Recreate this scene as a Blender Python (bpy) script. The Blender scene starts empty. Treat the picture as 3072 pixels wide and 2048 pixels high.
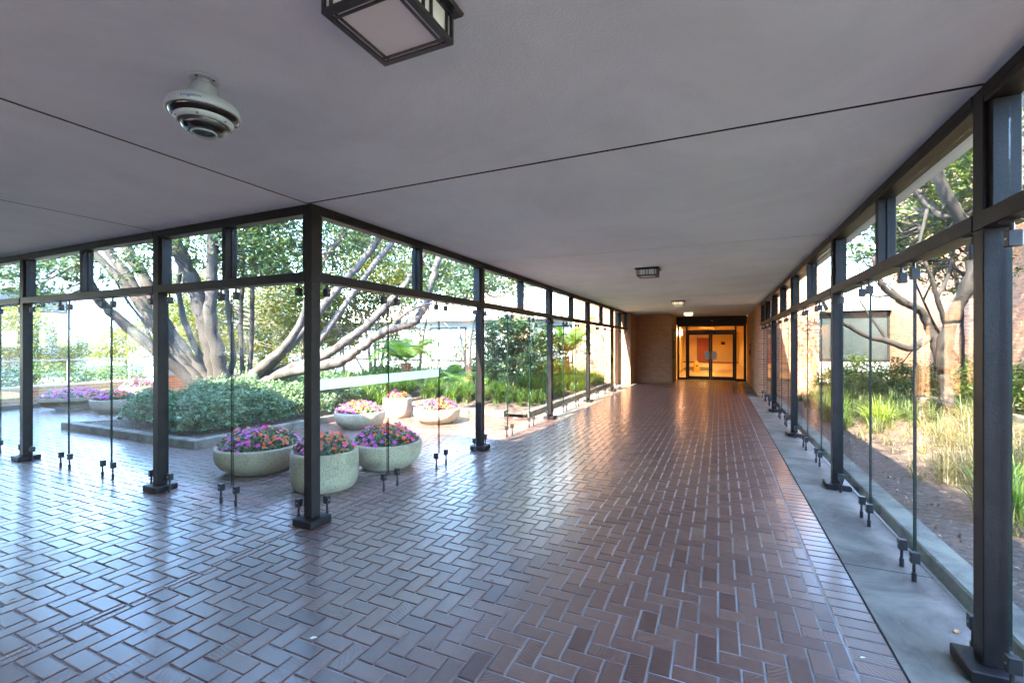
import bpy, math, random
import numpy as np
from mathutils import Vector, Matrix

rng = np.random.default_rng(7)
random.seed(7)
R = math.radians
SC = bpy.context.scene
COL = SC.collection

# ------------------------------------------------------------------ camera, sky, sun, exposure
cam_d = bpy.data.cameras.new("camera")
cam_d.sensor_width = 36.0
cam_d.lens = 15.995
cam_d.shift_y = 0.0026
cam_d.clip_start = 0.05
cam_d.clip_end = 1500
cam = bpy.data.objects.new("camera", cam_d)
cam.location = (0, 0, 1.55)
cam.rotation_euler = (R(90), 0, R(24.4))
COL.objects.link(cam)
SC.camera = cam

SUN_EL, SUN_AZ = 42.0, 190.0
w = bpy.data.worlds.new("World")
SC.world = w
w.use_nodes = True
nt = w.node_tree
for n in list(nt.nodes):
    nt.nodes.remove(n)
wo = nt.nodes.new("ShaderNodeOutputWorld")
bg = nt.nodes.new("ShaderNodeBackground")
sky = nt.nodes.new("ShaderNodeTexSky")
sky.sky_type = 'NISHITA'
sky.sun_disc = False
sky.sun_elevation = R(SUN_EL)
sky.sun_rotation = R(SUN_AZ)
sky.air_density = 1.0
sky.ozone_density = 5.0
sky.dust_density = 0.3
bg.inputs[1].default_value = 0.15
nt.links.new(sky.outputs[0], bg.inputs[0])
nt.links.new(bg.outputs[0], wo.inputs[0])

sun_d = bpy.data.lights.new("sun", 'SUN')
sun_d.energy = 2.3
sun_d.angle = R(0.55)
sun_d.color = (1.0, 0.89, 0.72)
sun = bpy.data.objects.new("sun", sun_d)
sv = Vector((math.sin(R(SUN_AZ)) * math.cos(R(SUN_EL)), math.cos(R(SUN_AZ)) * math.cos(R(SUN_EL)), math.sin(R(SUN_EL))))
sun.rotation_euler = (-sv).to_track_quat('-Z', 'Y').to_euler()
sun.location = sv * 60
COL.objects.link(sun)

SC.view_settings.view_transform = 'Standard'
SC.view_settings.look = 'None'
SC.view_settings.exposure = 5.3
SC.view_settings.gamma = 1
SC.view_settings.use_curve_mapping = False
SC.cycles.max_bounces = 10
SC.cycles.diffuse_bounces = 5
SC.cycles.glossy_bounces = 4
SC.cycles.transparent_max_bounces = 24
SC.cycles.transmission_bounces = 6
SC.cycles.caustics_reflective = False
SC.cycles.caustics_refractive = False
SC.cycles.sample_clamp_indirect = 6.0
SC.cycles.use_denoising = True

# ------------------------------------------------------------------ materials
def nmat(name):
    m = bpy.data.materials.new(name)
    m.use_nodes = True
    t = m.node_tree
    b = t.nodes.get("Principled BSDF")
    return m, t, b

def N(t, kind, **kw):
    n = t.nodes.new(kind)
    for k, v in kw.items():
        if k in ('noise_dimensions', 'wave_type', 'bands_direction', 'rings_direction', 'data_type', 'blend_type', 'operation', 'attribute_name', 'feature', 'distribution'):
            setattr(n, k, v)
        else:
            n.inputs[k].default_value = v
    return n

def ramp(t, stops):
    r = t.nodes.new("ShaderNodeValToRGB")
    e = r.color_ramp.elements
    while len(e) < len(stops):
        e.new(0.5)
    for i, (p, c) in enumerate(stops):
        e[i].position = p
        e[i].color = (*c, 1)
    return r

def mat(name, base, rough=0.6, var=0.2, scale=6.0, bump=0.0, bscale=60.0, metal=0.0, spec=0.5, dark=None, aniso=None, rvar=0.0, stain=None):
    m, t, b = nmat(name)
    tc = t.nodes.new("ShaderNodeTexCoord")
    n1 = N(t, "ShaderNodeTexNoise", Scale=scale, Detail=6.0, Roughness=0.6)
    src = tc.outputs['Object']
    if aniso:
        mp = t.nodes.new("ShaderNodeMapping")
        mp.inputs['Scale'].default_value = aniso
        t.links.new(src, mp.inputs[0])
        src = mp.outputs[0]
    t.links.new(src, n1.inputs['Vector'])
    lo = tuple(c * (1 - var) for c in (dark or base))
    hi = tuple(min(1, c * (1 + var)) for c in base)
    r = ramp(t, [(0.3, lo), (0.7, hi)])
    t.links.new(n1.outputs[0], r.inputs[0])
    if stain:
        n4 = N(t, "ShaderNodeTexNoise", Scale=stain[0], Detail=8.0, Roughness=0.7, Distortion=0.6)
        t.links.new(src, n4.inputs['Vector'])
        r4 = ramp(t, [(0.36, (stain[1],) * 3), (0.56, (1, 1, 1)), (0.72, (min(1.0, 1.0),) * 3)])
        t.links.new(n4.outputs[0], r4.inputs[0])
        mx4 = t.nodes.new("ShaderNodeMix")
        mx4.data_type = 'RGBA'
        mx4.blend_type = 'MULTIPLY'
        mx4.inputs[0].default_value = 1.0
        t.links.new(r.outputs[0], mx4.inputs[6])
        t.links.new(r4.outputs[0], mx4.inputs[7])
        t.links.new(mx4.outputs[2], b.inputs['Base Color'])
    else:
        t.links.new(r.outputs[0], b.inputs['Base Color'])
    b.inputs['Roughness'].default_value = rough
    b.inputs['Metallic'].default_value = metal
    b.inputs['Specular IOR Level'].default_value = spec
    if rvar:
        mr = N(t, "ShaderNodeMapRange")
        mr.inputs['To Min'].default_value = rough - rvar
        mr.inputs['To Max'].default_value = rough + rvar
        t.links.new(n1.outputs[0], mr.inputs[0])
        t.links.new(mr.outputs[0], b.inputs['Roughness'])
    if bump:
        n2 = N(t, "ShaderNodeTexNoise", Scale=bscale, Detail=4.0)
        t.links.new(src, n2.inputs['Vector'])
        bp = N(t, "ShaderNodeBump", Strength=bump, Distance=0.01)
        t.links.new(n2.outputs[0], bp.inputs['Height'])
        t.links.new(bp.outputs[0], b.inputs['Normal'])
    return m

def leafmat(name, c1, c2, trans=0.35, rough=0.45, spec=0.4):
    m, t, b = nmat(name)
    g = t.nodes.new("ShaderNodeNewGeometry")
    r = ramp(t, [(0.0, c1), (0.65, tuple((a + d) / 2 for a, d in zip(c1, c2))), (1.0, c2)])
    t.links.new(g.outputs['Random Per Island'], r.inputs[0])
    t.links.new(r.outputs[0], b.inputs['Base Color'])
    b.inputs['Roughness'].default_value = rough
    b.inputs['Specular IOR Level'].default_value = spec
    tr = t.nodes.new("ShaderNodeBsdfTranslucent")
    hs = N(t, "ShaderNodeHueSaturation", Saturation=1.15, Value=1.5)
    t.links.new(r.outputs[0], hs.inputs['Color'])
    t.links.new(hs.outputs[0], tr.inputs[0])
    mx = t.nodes.new("ShaderNodeMixShader")
    mx.inputs[0].default_value = trans
    t.links.new(b.outputs[0], mx.inputs[1])
    t.links.new(tr.outputs[0], mx.inputs[2])
    t.links.new(mx.outputs[0], t.nodes["Material Output"].inputs[0])
    return m

def glassmat(name, tint=(0.94, 0.975, 0.955), ior=1.45, rough=0.0, boost=0.65):
    m, t, b = nmat(name)
    t.nodes.remove(b)
    tr = t.nodes.new("ShaderNodeBsdfTransparent")
    tr.inputs[0].default_value = (*tint, 1)
    gl = t.nodes.new("ShaderNodeBsdfGlossy")
    gl.inputs['Roughness'].default_value = rough
    fr = t.nodes.new("ShaderNodeFresnel")
    # both faces of a thin sheet reflect alike: hand the node the inverse index on the far face
    gm = t.nodes.new("ShaderNodeNewGeometry")
    im = N(t, "ShaderNodeMapRange")
    im.inputs['To Min'].default_value = ior
    im.inputs['To Max'].default_value = 1.0 / ior
    t.links.new(gm.outputs['Backfacing'], im.inputs[0])
    t.links.new(im.outputs[0], fr.inputs[0])
    ml = t.nodes.new("ShaderNodeMath")
    ml.operation = 'MULTIPLY'
    ml.use_clamp = True
    ml.inputs[1].default_value = boost
    # very faint dirt film
    tc = t.nodes.new("ShaderNodeTexCoord")
    nz = N(t, "ShaderNodeTexNoise", Scale=3.0, Detail=5.0)
    t.links.new(tc.outputs['Object'], nz.inputs['Vector'])
    mr = N(t, "ShaderNodeMapRange")
    mr.inputs['From Min'].default_value = 0.35
    mr.inputs['From Max'].default_value = 0.8
    mr.inputs['To Min'].default_value = 0.0
    mr.inputs['To Max'].default_value = 0.02
    t.links.new(nz.outputs[0], mr.inputs[0])
    df = t.nodes.new("ShaderNodeBsdfDiffuse")
    df.inputs[0].default_value = (0.7, 0.72, 0.7, 1)
    mx = t.nodes.new("ShaderNodeMixShader")
    mx2 = t.nodes.new("ShaderNodeMixShader")
    t.links.new(fr.outputs[0], ml.inputs[0])
    t.links.new(ml.outputs[0], mx.inputs[0])
    t.links.new(tr.outputs[0], mx.inputs[1])
    t.links.new(gl.outputs[0], mx.inputs[2])
    t.links.new(mr.outputs[0], mx2.inputs[0])
    t.links.new(mx.outputs[0], mx2.inputs[1])
    t.links.new(df.outputs[0], mx2.inputs[2])
    t.links.new(mx2.outputs[0], t.nodes["Material Output"].inputs[0])
    return m

def brickmat(name, stops, rough=0.4, striae=0.5, spec=0.5, rvar=0.12, grit=0.3):
    """colour by a per-brick tone attribute; relief from the brick's own UV (metres, shifted per brick)"""
    m, t, b = nmat(name)
    at = N(t, "ShaderNodeAttribute", attribute_name="tone")
    uv = t.nodes.new("ShaderNodeUVMap")
    nz = N(t, "ShaderNodeTexNoise", Scale=22.0, Detail=6.0, Roughness=0.65)
    t.links.new(uv.outputs[0], nz.inputs['Vector'])
    r = ramp(t, stops)
    ad = N(t, "ShaderNodeMath", operation='ADD')
    ml = N(t, "ShaderNodeMath", operation='MULTIPLY_ADD')
    ml.inputs[1].default_value = 0.7
    ml.inputs[2].default_value = -0.35
    t.links.new(nz.outputs[0], ml.inputs[0])
    t.links.new(at.outputs['Fac'], ad.inputs[0])
    t.links.new(ml.outputs[0], ad.inputs[1])
    t.links.new(ad.outputs[0], r.inputs[0])
    t.links.new(r.outputs[0], b.inputs['Base Color'])
    mr = N(t, "ShaderNodeMapRange")
    mr.inputs['To Min'].default_value = rough - rvar
    mr.inputs['To Max'].default_value = rough + rvar
    t.links.new(nz.outputs[0], mr.inputs[0])
    t.links.new(mr.outputs[0], b.inputs['Roughness'])
    b.inputs['Specular IOR Level'].default_value = spec
    if striae:
        b.inputs['Coat Weight'].default_value = 0.7
        b.inputs['Coat Roughness'].default_value = 0.20
        b.inputs['Coat IOR'].default_value = 1.48
    n3 = N(t, "ShaderNodeTexNoise", Scale=160.0, Detail=3.0)
    t.links.new(uv.outputs[0], n3.inputs['Vector'])
    b1 = N(t, "ShaderNodeBump", Strength=grit, Distance=0.002)
    t.links.new(n3.outputs[0], b1.inputs['Height'])
    if striae:
        wv = N(t, "ShaderNodeTexWave", wave_type='RINGS', rings_direction='Z')
        wv.inputs['Scale'].default_value = 15.0
        wv.inputs['Distortion'].default_value = 5.0
        wv.inputs['Detail'].default_value = 3.0
        wv.inputs['Detail Scale'].default_value = 1.4
        t.links.new(uv.outputs[0], wv.inputs['Vector'])
        # striations are strong on some bricks and absent on others
        sel = N(t, "ShaderNodeAttribute", attribute_name="cut")
        mm = N(t, "ShaderNodeMath", operation='MULTIPLY')
        t.links.new(wv.outputs[1], mm.inputs[0])
        t.links.new(sel.outputs['Fac'], mm.inputs[1])
        b2 = N(t, "ShaderNodeBump", Strength=striae, Distance=0.0035)
        t.links.new(mm.outputs[0], b2.inputs['Height'])
        t.links.new(b1.outputs[0], b2.inputs['Normal'])
        t.links.new(b2.outputs[0], b.inputs['Normal'])
    else:
        t.links.new(b1.outputs[0], b.inputs['Normal'])
    return m

M = {}
M['paver'] = brickmat('paver_brick', [(0.0, (0.045, 0.019, 0.016)), (0.35, (0.085, 0.037, 0.028)), (0.65, (0.130, 0.062, 0.045)), (1.0, (0.18, 0.105, 0.075))], rough=0.42, striae=0.6, spec=0.5)
M['wallbrick'] = brickmat('wall_brick', [(0.0, (0.27, 0.10, 0.05)), (0.4, (0.41, 0.17, 0.08)), (0.75, (0.52, 0.25, 0.12)), (1.0, (0.58, 0.32, 0.18))], rough=0.85, striae=0, rvar=0.05)
M['grout'] = mat('grout', (0.27, 0.25, 0.25), 0.85, 0.35, 3, 0.4, 120)
M['mortar'] = mat('mortar', (0.50, 0.44, 0.37), 0.9, 0.12, 9, 0.3, 120)
M['stucco'] = mat('ceiling_stucco', (0.72, 0.83, 0.98), 0.85, 0.04, 0.7, 0.45, 110, stain=(0.8, 0.90))  # blue tint puts the cool skylight on a white ceiling into its colour
M['fascia'] = mat('roof_fascia', (0.55, 0.53, 0.50), 0.8, 0.08, 2, 0.3, 60)
M['gap'] = mat('joint_black', (0.01, 0.01, 0.012), 0.9, 0.1)
M['bronze'] = mat('bronze_paint', (0.017, 0.0135, 0.0130), 0.46, 0.3, 5, 0.12, 90, spec=0.22, rvar=0.08, stain=(3.0, 0.6))
M['blackm'] = mat('black_hardware', (0.018, 0.017, 0.018), 0.4, 0.2, 20, spec=0.5)
M['screw'] = mat('steel_screw', (0.6, 0.6, 0.6), 0.3, 0.1, 40, metal=1.0)
M['glass'] = glassmat('clear_glass')
M['doorglass'] = glassmat('door_glass', (0.96, 0.90, 0.76), 1.45, 0.0, 0.3)
M['gedge'] = mat('glass_edge', (0.006, 0.016, 0.013), 0.35, 0.3, 8, spec=0.3)
M['frost'] = mat('frosted_film', (0.70, 0.78, 0.74), 0.6, 0.03, 6)
M['conc'] = mat('concrete_strip', (0.18, 0.15, 0.118), 0.75, 0.25, 1.9, 0.4, 70, rvar=0.12, stain=(1.6, 0.45))
M['kerb'] = mat('kerb_concrete', (0.18, 0.155, 0.12), 0.88, 0.25, 3.5, 0.6, 60, stain=(2.6, 0.45))
M['steel'] = mat('steel_line', (0.45, 0.42, 0.38), 0.35, 0.2, 20, metal=0.8)
M['aggr'] = mat('aggregate_concrete', (0.44, 0.35, 0.24), 0.85, 0.22, 75, 0.7, 170, dark=(0.30, 0.24, 0.17), stain=(4.0, 0.72))
M['soil'] = mat('potting_soil', (0.05, 0.032, 0.022), 0.95, 0.4, 30, 0.8, 60)
M['mulch'] = mat('bark_mulch', (0.085, 0.052, 0.036), 0.95, 0.55, 24, 1.0, 45, dark=(0.05, 0.03, 0.022))
M['ground'] = mat('far_ground', (0.16, 0.17, 0.09), 0.95, 0.3, 0.8, 0.5, 20)
M['bark'] = mat('bark_grey', (0.030, 0.0225, 0.019), 0.9, 0.35, 5, 1.0, 30, dark=(0.012, 0.009, 0.008), aniso=(1, 1, 0.35))
M['barkp'] = mat('bark_pale', (0.062, 0.051, 0.047), 0.88, 0.4, 4, 1.0, 24, dark=(0.026, 0.021, 0.019), aniso=(1, 1, 0.4))
M['barkw'] = mat('bark_warm', (0.24, 0.19, 0.14), 0.9, 0.35, 5, 0.9, 30, dark=(0.11, 0.08, 0.06), aniso=(1, 1, 0.35))
M['fibre'] = mat('fern_trunk', (0.22, 0.085, 0.045), 0.95, 0.5, 20, 1.0, 50)
M['leafd'] = leafmat('leaf_dark', (0.022, 0.045, 0.016), (0.085, 0.125, 0.035), 0.3)
M['leafy'] = leafmat('leaf_yellow_green', (0.045, 0.060, 0.008), (0.14, 0.13, 0.014), 0.5)
M['leafm'] = leafmat('leaf_mid', (0.025, 0.05, 0.010), (0.10, 0.125, 0.02), 0.42)
M['leafa'] = leafmat('leaf_azalea', (0.022, 0.052, 0.024), (0.19, 0.26, 0.12), 0.3, 0.4)
M['leafc'] = leafmat('leaf_camellia', (0.025, 0.055, 0.022), (0.07, 0.12, 0.04), 0.2, 0.28, 0.6)
M['grassg'] = leafmat('grass_green', (0.05, 0.10, 0.02), (0.17, 0.24, 0.05), 0.45)
M['grassr'] = leafmat('grass_muted', (0.03, 0.055, 0.014), (0.10, 0.125, 0.035), 0.4)
M['grassl'] = leafmat('grass_lime', (0.12, 0.18, 0.03), (0.26, 0.31, 0.06), 0.5)
M['grassd'] = leafmat('grass_dry', (0.08, 0.08, 0.025), (0.24, 0.20, 0.10), 0.4)
M['fern'] = leafmat('fern_green', (0.06, 0.13, 0.02), (0.18, 0.27, 0.05), 0.5)
M['litter'] = leafmat('leaf_litter', (0.10, 0.05, 0.025), (0.42, 0.33, 0.20), 0.1, 0.8)
M['pink'] = leafmat('petal_pink', (0.60, 0.03, 0.24), (0.74, 0.09, 0.36), 0.35)
M['violet'] = leafmat('petal_violet', (0.55, 0.05, 0.40), (0.70, 0.12, 0.55), 0.35)
M['orange'] = leafmat('petal_orange', (0.70, 0.07, 0.018), (0.80, 0.16, 0.05), 0.35)
M['white'] = mat('white_paint', (0.78, 0.79, 0.80), 0.4, 0.04, 6)
M['cream'] = mat('cream_wall', (0.70, 0.54, 0.27), 0.8, 0.05, 1.5, 0.1, 80)
M['pale'] = mat('pale_render', (0.32, 0.345, 0.36), 0.85, 0.10, 1.2, 0.2, 30)
M['whitewall'] = mat('white_render', (0.80, 0.79, 0.76), 0.85, 0.05, 0.5, 0.1, 20)
M['brownwall'] = mat('brown_render', (0.14, 0.085, 0.06), 0.85, 0.2, 1.5)
M['darkwall'] = mat('dark_header', (0.045, 0.035, 0.03), 0.6, 0.2, 4)
M['metalgrey'] = mat('grey_panel', (0.38, 0.40, 0.43), 0.5, 0.08, 1.0, spec=0.4)
M['winglass'] = mat('window_glass_dark', (0.03, 0.04, 0.042), 0.04, 0.3, 1.2, spec=1.0)
M['winglassb'] = mat('window_glass_pale', (0.36, 0.45, 0.47), 0.06, 0.2, 0.8, spec=1.0)
M['wood'] = mat('red_wood', (0.30, 0.065, 0.03), 0.45, 0.3, 3, aniso=(6, 6, 0.6))
M['carpet'] = mat('lobby_floor', (0.42, 0.30, 0.17), 0.5, 0.2, 1.2)
M['yellow'] = mat('yellow_plastic', (0.75, 0.42, 0.05), 0.4, 0.08, 5)
M['milk'] = mat('milky_glass', (0.76, 0.79, 0.84), 0.25, 0.03, 5)
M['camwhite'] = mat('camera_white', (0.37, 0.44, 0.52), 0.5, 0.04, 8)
M['camdark'] = mat('camera_black', (0.010, 0.008, 0.008), 0.08, 0.2, 8, spec=0.45)
M['brand'] = mat('blue_print', (0.03, 0.12, 0.42), 0.5, 0.05)
M['sil'] = mat('silver_plate', (0.5, 0.5, 0.48), 0.4, 0.08, 20, metal=0.7)

def emat(name, col, s):
    m, t, b = nmat(name)
    b.inputs['Base Color'].default_value = (*col, 1)
    b.inputs['Emission Color'].default_value = (*col, 1)
    b.inputs['Emission Strength'].default_value = s
    return m
M['lamp'] = emat('lobby_lamp_glow', (1.0, 0.66, 0.28), 4.2)
M['litmilk'] = emat('lit_milky_glass', (1.0, 0.82, 0.55), 0.02)
M['litmilkb'] = emat('lit_milky_glass_warm', (1.0, 0.66, 0.28), 0.25)
M['sign'] = emat('lit_sign', (1.0, 0.55, 0.38), 1.2)
mm, tt, bb = nmat('dome_clear')
bb.inputs['Base Color'].default_value = (0.9, 0.9, 0.95, 1)
bb.inputs['Transmission Weight'].default_value = 1.0
bb.inputs['Roughness'].default_value = 0.02
bb.inputs['IOR'].default_value = 1.35
M['dome'] = mm

# ------------------------------------------------------------------ object helpers
class MB:
    def __init__(s):
        s.v, s.f, s.m, s.mi = [], [], [], 0
    def add(s, vs, fs):
        o = len(s.v)
        s.v.extend([tuple(v) for v in vs])
        for f in fs:
            s.f.append(tuple(i + o for i in f))
            s.m.append(s.mi)
        return s
    def box(s, x0, x1, y0, y1, z0, z1, b=0.0):
        if b <= 0:
            vs = [(x, y, z) for z in (z0, z1) for y in (y0, y1) for x in (x0, x1)]
            return s.add(vs, [(0, 2, 3, 1), (4, 5, 7, 6), (0, 1, 5, 4), (2, 6, 7, 3), (0, 4, 6, 2), (1, 3, 7, 5)])
        # chamfered box
        X, Y, Z = (x0, x1), (y0, y1), (z0, z1)
        vs, idx = [], {}
        for i in (0, 1):
            for j in (0, 1):
                for k in (0, 1):
                    sx, sy, sz = (1, -1)[i] * b, (1, -1)[j] * b, (1, -1)[k] * b
                    for a in range(3):
                        p = [X[i] + (0 if a == 0 else sx), Y[j] + (0 if a == 1 else sy), Z[k] + (0 if a == 2 else sz)]
                        idx[(i, j, k, a)] = len(vs)
                        vs.append(p)
        fs = []
        for i in (0, 1):
            q = [idx[(i, 0, 0, 0)], idx[(i, 1, 0, 0)], idx[(i, 1, 1, 0)], idx[(i, 0, 1, 0)]]
            fs.append(q if i else q[::-1])
            q = [idx[(0, i, 0, 1)], idx[(1, i, 0, 1)], idx[(1, i, 1, 1)], idx[(0, i, 1, 1)]]
            fs.append(q[::-1] if i else q)
            q = [idx[(0, 0, i, 2)], idx[(1, 0, i, 2)], idx[(1, 1, i, 2)], idx[(0, 1, i, 2)]]
            fs.append(q if i else q[::-1])
        for i in (0, 1):
            for j in (0, 1):
                fs.append((idx[(i, j, 0, 0)], idx[(i, j, 1, 0)], idx[(i, j, 1, 1)], idx[(i, j, 0, 1)]))
                fs.append((idx[(i, 0, j, 0)], idx[(i, 1, j, 0)], idx[(i, 1, j, 2)], idx[(i, 0, j, 2)]))
                fs.append((idx[(0, i, j, 1)], idx[(1, i, j, 1)], idx[(1, i, j, 2)], idx[(0, i, j, 2)]))
                for k in (0, 1):
                    fs.append((idx[(i, j, k, 0)], idx[(i, j, k, 1)], idx[(i, j, k, 2)]))
        return s.add(vs, fs)
    def tube(s, pts, rad, n=8, cap=True, wob=0.0):
        pts = [Vector(p) for p in pts]
        if not hasattr(rad, '__len__'):
            rad = [rad] * len(pts)
        up = Vector((0.13, 0.27, 0.95)).normalized()
        vs, fs = [], []
        prev = None
        for i, p in enumerate(pts):
            d = (pts[min(i + 1, len(pts) - 1)] - pts[max(i - 1, 0)]).normalized()
            if prev is None:
                a = d.cross(up)
                if a.length < 0.05:
                    a = d.cross(Vector((1, 0, 0)))
                a.normalize()
            else:
                a = (prev - d * prev.dot(d)).normalized()
            prev = a
            c = d.cross(a)
            for k in range(n):
                th = 2 * math.pi * k / n
                r = rad[i] * (1 + (random.uniform(-wob, wob) if wob else 0))
                vs.append(p + a * math.cos(th) * r + c * math.sin(th) * r)
        for i in range(len(pts) - 1):
            for k in range(n):
                k2 = (k + 1) % n
                fs.append((i * n + k, i * n + k2, (i + 1) * n + k2, (i + 1) * n + k))
        if cap:
            fs.append(tuple(range(n))[::-1])
            fs.append(tuple(range((len(pts) - 1) * n, len(pts) * n)))
        return s.add(vs, fs)
    def lathe(s, prof, n=40, c=(0, 0, 0), sx=1.0, sy=1.0):
        vs, fs = [], []
        for r, z in prof:
            for k in range(n):
                th = 2 * math.pi * k / n
                vs.append((c[0] + r * math.cos(th) * sx, c[1] + r * math.sin(th) * sy, c[2] + z))
        for i in range(len(prof) - 1):
            for k in range(n):
                k2 = (k + 1) % n
                fs.append((i * n + k, i * n + k2, (i + 1) * n + k2, (i + 1) * n + k))
        return s.add(vs, fs)
    def build(s, name, m, parent=None, smooth=False, loc=None):
        me = bpy.data.meshes.new(name)
        me.from_pydata(s.v, [], s.f)
        ms = m if isinstance(m, (list, tuple)) else [m]
        for x in ms:
            me.materials.append(x)
        if len(ms) > 1:
            me.polygons.foreach_set('material_index', s.m)
        if smooth:
            me.polygons.foreach_set('use_smooth', [True] * len(me.polygons))
        me.update()
        return link(name, me, parent, loc)

def link(name, me, parent=None, loc=None):
    o = bpy.data.objects.new(name, me)
    COL.objects.link(o)
    if parent:
        o.parent = parent
    if loc:
        o.location = loc
    return o

def tag(o, label=None, cat=None, group=None, kind=None):
    if label: o['label'] = label
    if cat: o['category'] = cat
    if group: o['group'] = group
    if kind: o['kind'] = kind
    return o

def empty(name, loc, rz=0.0, label=None, cat=None, group=None, kind=None):
    o = bpy.data.objects.new(name, None)
    o.empty_display_size = 0.2
    o.location = loc
    o.rotation_euler = (0, 0, rz)
    COL.objects.link(o)
    return tag(o, label, cat, group, kind)

def copy_tree(o, parent=None):
    c = o.copy()
    COL.objects.link(c)
    if parent:
        c.parent = parent
    for ch in list(o.children):
        copy_tree(ch, c)
    return c

def bx(name, m, x0, x1, y0, y1, z0, z1, parent=None, b=0.0):
    return MB().box(x0, x1, y0, y1, z0, z1, b).build(name, m, parent)

def depth_of(p):
    """distance in front of the viewer and whether it falls inside the picture"""
    a = R(24.4)
    d = -math.sin(a) * p[0] + math.cos(a) * p[1]
    l = math.cos(a) * p[0] + math.sin(a) * p[1]
    if d < 0.3:
        return 1e6
    z = p[2] - 1.55
    if abs(l / d) > 1.16 or z / d > 0.78 or z / d < -0.78:
        return 1e5 + d
    return d

# ------------------------------------------------------------------ bricks
BF = [(0, 1, 5, 4), (1, 2, 6, 5), (2, 3, 7, 6), (3, 0, 4, 7), (4, 5, 9, 8), (5, 6, 10, 9), (6, 7, 11, 10), (7, 4, 8, 11), (8, 9, 10, 11)]
def brick_verts(lx, ly, h, b, tilt=(0, 0)):
    x, y = lx / 2, ly / 2
    v = [(-x, -y, -h), (x, -y, -h), (x, y, -h), (-x, y, -h),
         (-x, -y, -b), (x, -y, -b), (x, y, -b), (-x, y, -b),
         (-x + b, -y + b, 0), (x - b, -y + b, 0), (x - b, y - b, 0), (-x + b, y - b, 0)]
    return np.array([(a, c, e + (a * tilt[0] + c * tilt[1] if e > -h + 1e-6 else 0)) for a, c, e in v])

def finish_bricks(me, uvs, tone, cut, m):
    me.materials.append(m)
    ul = me.uv_layers.new(name="UVMap")
    ul.data.foreach_set('uv', np.asarray(uvs, dtype=np.float32).ravel())
    for nm, arr in (("tone", tone), ("cut", cut)):
        a = me.attributes.new(nm, 'FLOAT', 'POINT')
        a.data.foreach_set('value', np.asarray(arr, dtype=np.float32))
    me.update()

LOOPS = np.array([i for f in BF for i in f])
def brick_uv(v):
    off = rng.uniform(-3, 3, 2)
    th = rng.uniform(0, 6.28)
    c, s = math.cos(th), math.sin(th)
    q = v[LOOPS][:, :2] + v[LOOPS][:, 2:3] * 0.7
    # centre of the saw-cut arcs lies a little off the brick
    return np.stack([q[:, 0] * c - q[:, 1] * s + off[0] * 0.25, q[:, 0] * s + q[:, 1] * c + off[1] * 0.25], 1)

VAR = {}
def brick_variant(lx, ly, h, b, m, key, tiltamt):
    """one of 24 shared meshes for a brick of this size"""
    k = (key, round(lx, 3), round(ly, 3), random.randrange(24))
    if k not in VAR:
        v = brick_verts(lx, ly, h, b, (random.gauss(0, tiltamt), random.gauss(0, tiltamt)))
        me = bpy.data.meshes.new('brick')
        me.from_pydata([tuple(p) for p in v], [], BF)
        finish_bricks(me, brick_uv(v), [min(1, max(0, random.gauss(.52, .10)))] * 12, [random.choice([0.0, 0.0, 0.1, 0.25, 0.65])] * 12, m)
        VAR[k] = me
    return VAR[k]

def lay_bricks(parent, items, h, b, m, key, frame, tiltamt=0.0, limit=300, jit=0.0):
    """items: (u, v, lu, lv) in the plane given by frame (origin, u, v, n); nearest 300 in view become parts"""
    O, U, V, W = [Vector(a) for a in frame]
    sc = []
    for it in items:
        p = O + U * it[0] + V * it[1]
        d = depth_of(p)
        sc.append((d if it[2] * it[3] > 0.3 * 0.013 else d + 2, it))
    sc.sort(key=lambda q: q[0])
    near = [q[1] for q in sc[:limit] if q[0] < 1e5]
    rest = [q[1] for q in sc[len(near):]]
    rot = Matrix((U, V, W)).transposed()
    for (u, v, lu, lv) in near:
        swap = lv > lu
        me = brick_variant(max(lu, lv), min(lu, lv), h, b, m, key, tiltamt)
        o = bpy.data.objects.new('brick', me)
        mt = rot.to_4x4()
        if swap:
            mt = mt @ Matrix.Rotation(math.pi / 2, 4, 'Z')
        mt.translation = O + U * u + V * v + W * random.uniform(-jit, jit)
        o.matrix_world = mt
        COL.objects.link(o)
        o.parent = parent
    if rest:
        n = len(rest)
        Vv = np.zeros((n, 12, 3))
        UV = np.zeros((n, 36, 2))
        tone = np.repeat(np.clip(rng.normal(.52, .10, n), 0, 1), 12)
        cut = np.repeat(rng.choice([0.0, 0.0, 0.1, 0.25, 0.65], n), 12)
        Rn = np.array(rot)
        for i, (u, v, lu, lv) in enumerate(rest):
            vv = brick_verts(lu, lv, h, b, (random.gauss(0, tiltamt), random.gauss(0, tiltamt)))
            UV[i] = brick_uv(vv)
            vv = vv + np.array([u, v, random.uniform(-jit, jit)])
            Vv[i] = vv @ Rn.T + np.array(O)
        faces = (np.arange(n)[:, None, None] * 12 + np.array(BF)[None]).reshape(-1, 4)
        me = bpy.data.meshes.new('far_bricks')
        me.from_pydata(Vv.reshape(-1, 3).tolist(), [], faces.tolist())
        finish_bricks(me, UV.reshape(-1, 2), tone, cut, m)
        o = link('far_bricks', me, parent)
        o['kind'] = 'stuff'

def wall_items(L, H, skip=None):
    bl, bh, j = 0.2, 0.0655, 0.0105
    items = []
    k = 0
    z = j
    while z + bh <= H + 0.001:
        x = -(bl + j) / 2 if k % 2 else 0.0
        while x < L:
            a, c = max(x, 0.0), min(x + bl, L)
            if c - a > 0.03:
                if not (skip and skip((a + c) / 2, z + bh / 2)):
                    items.append(((a + c) / 2, z + bh / 2, c - a, bh))
            x += bl + j
        z += bh + j
        k += 1
    return items

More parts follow.
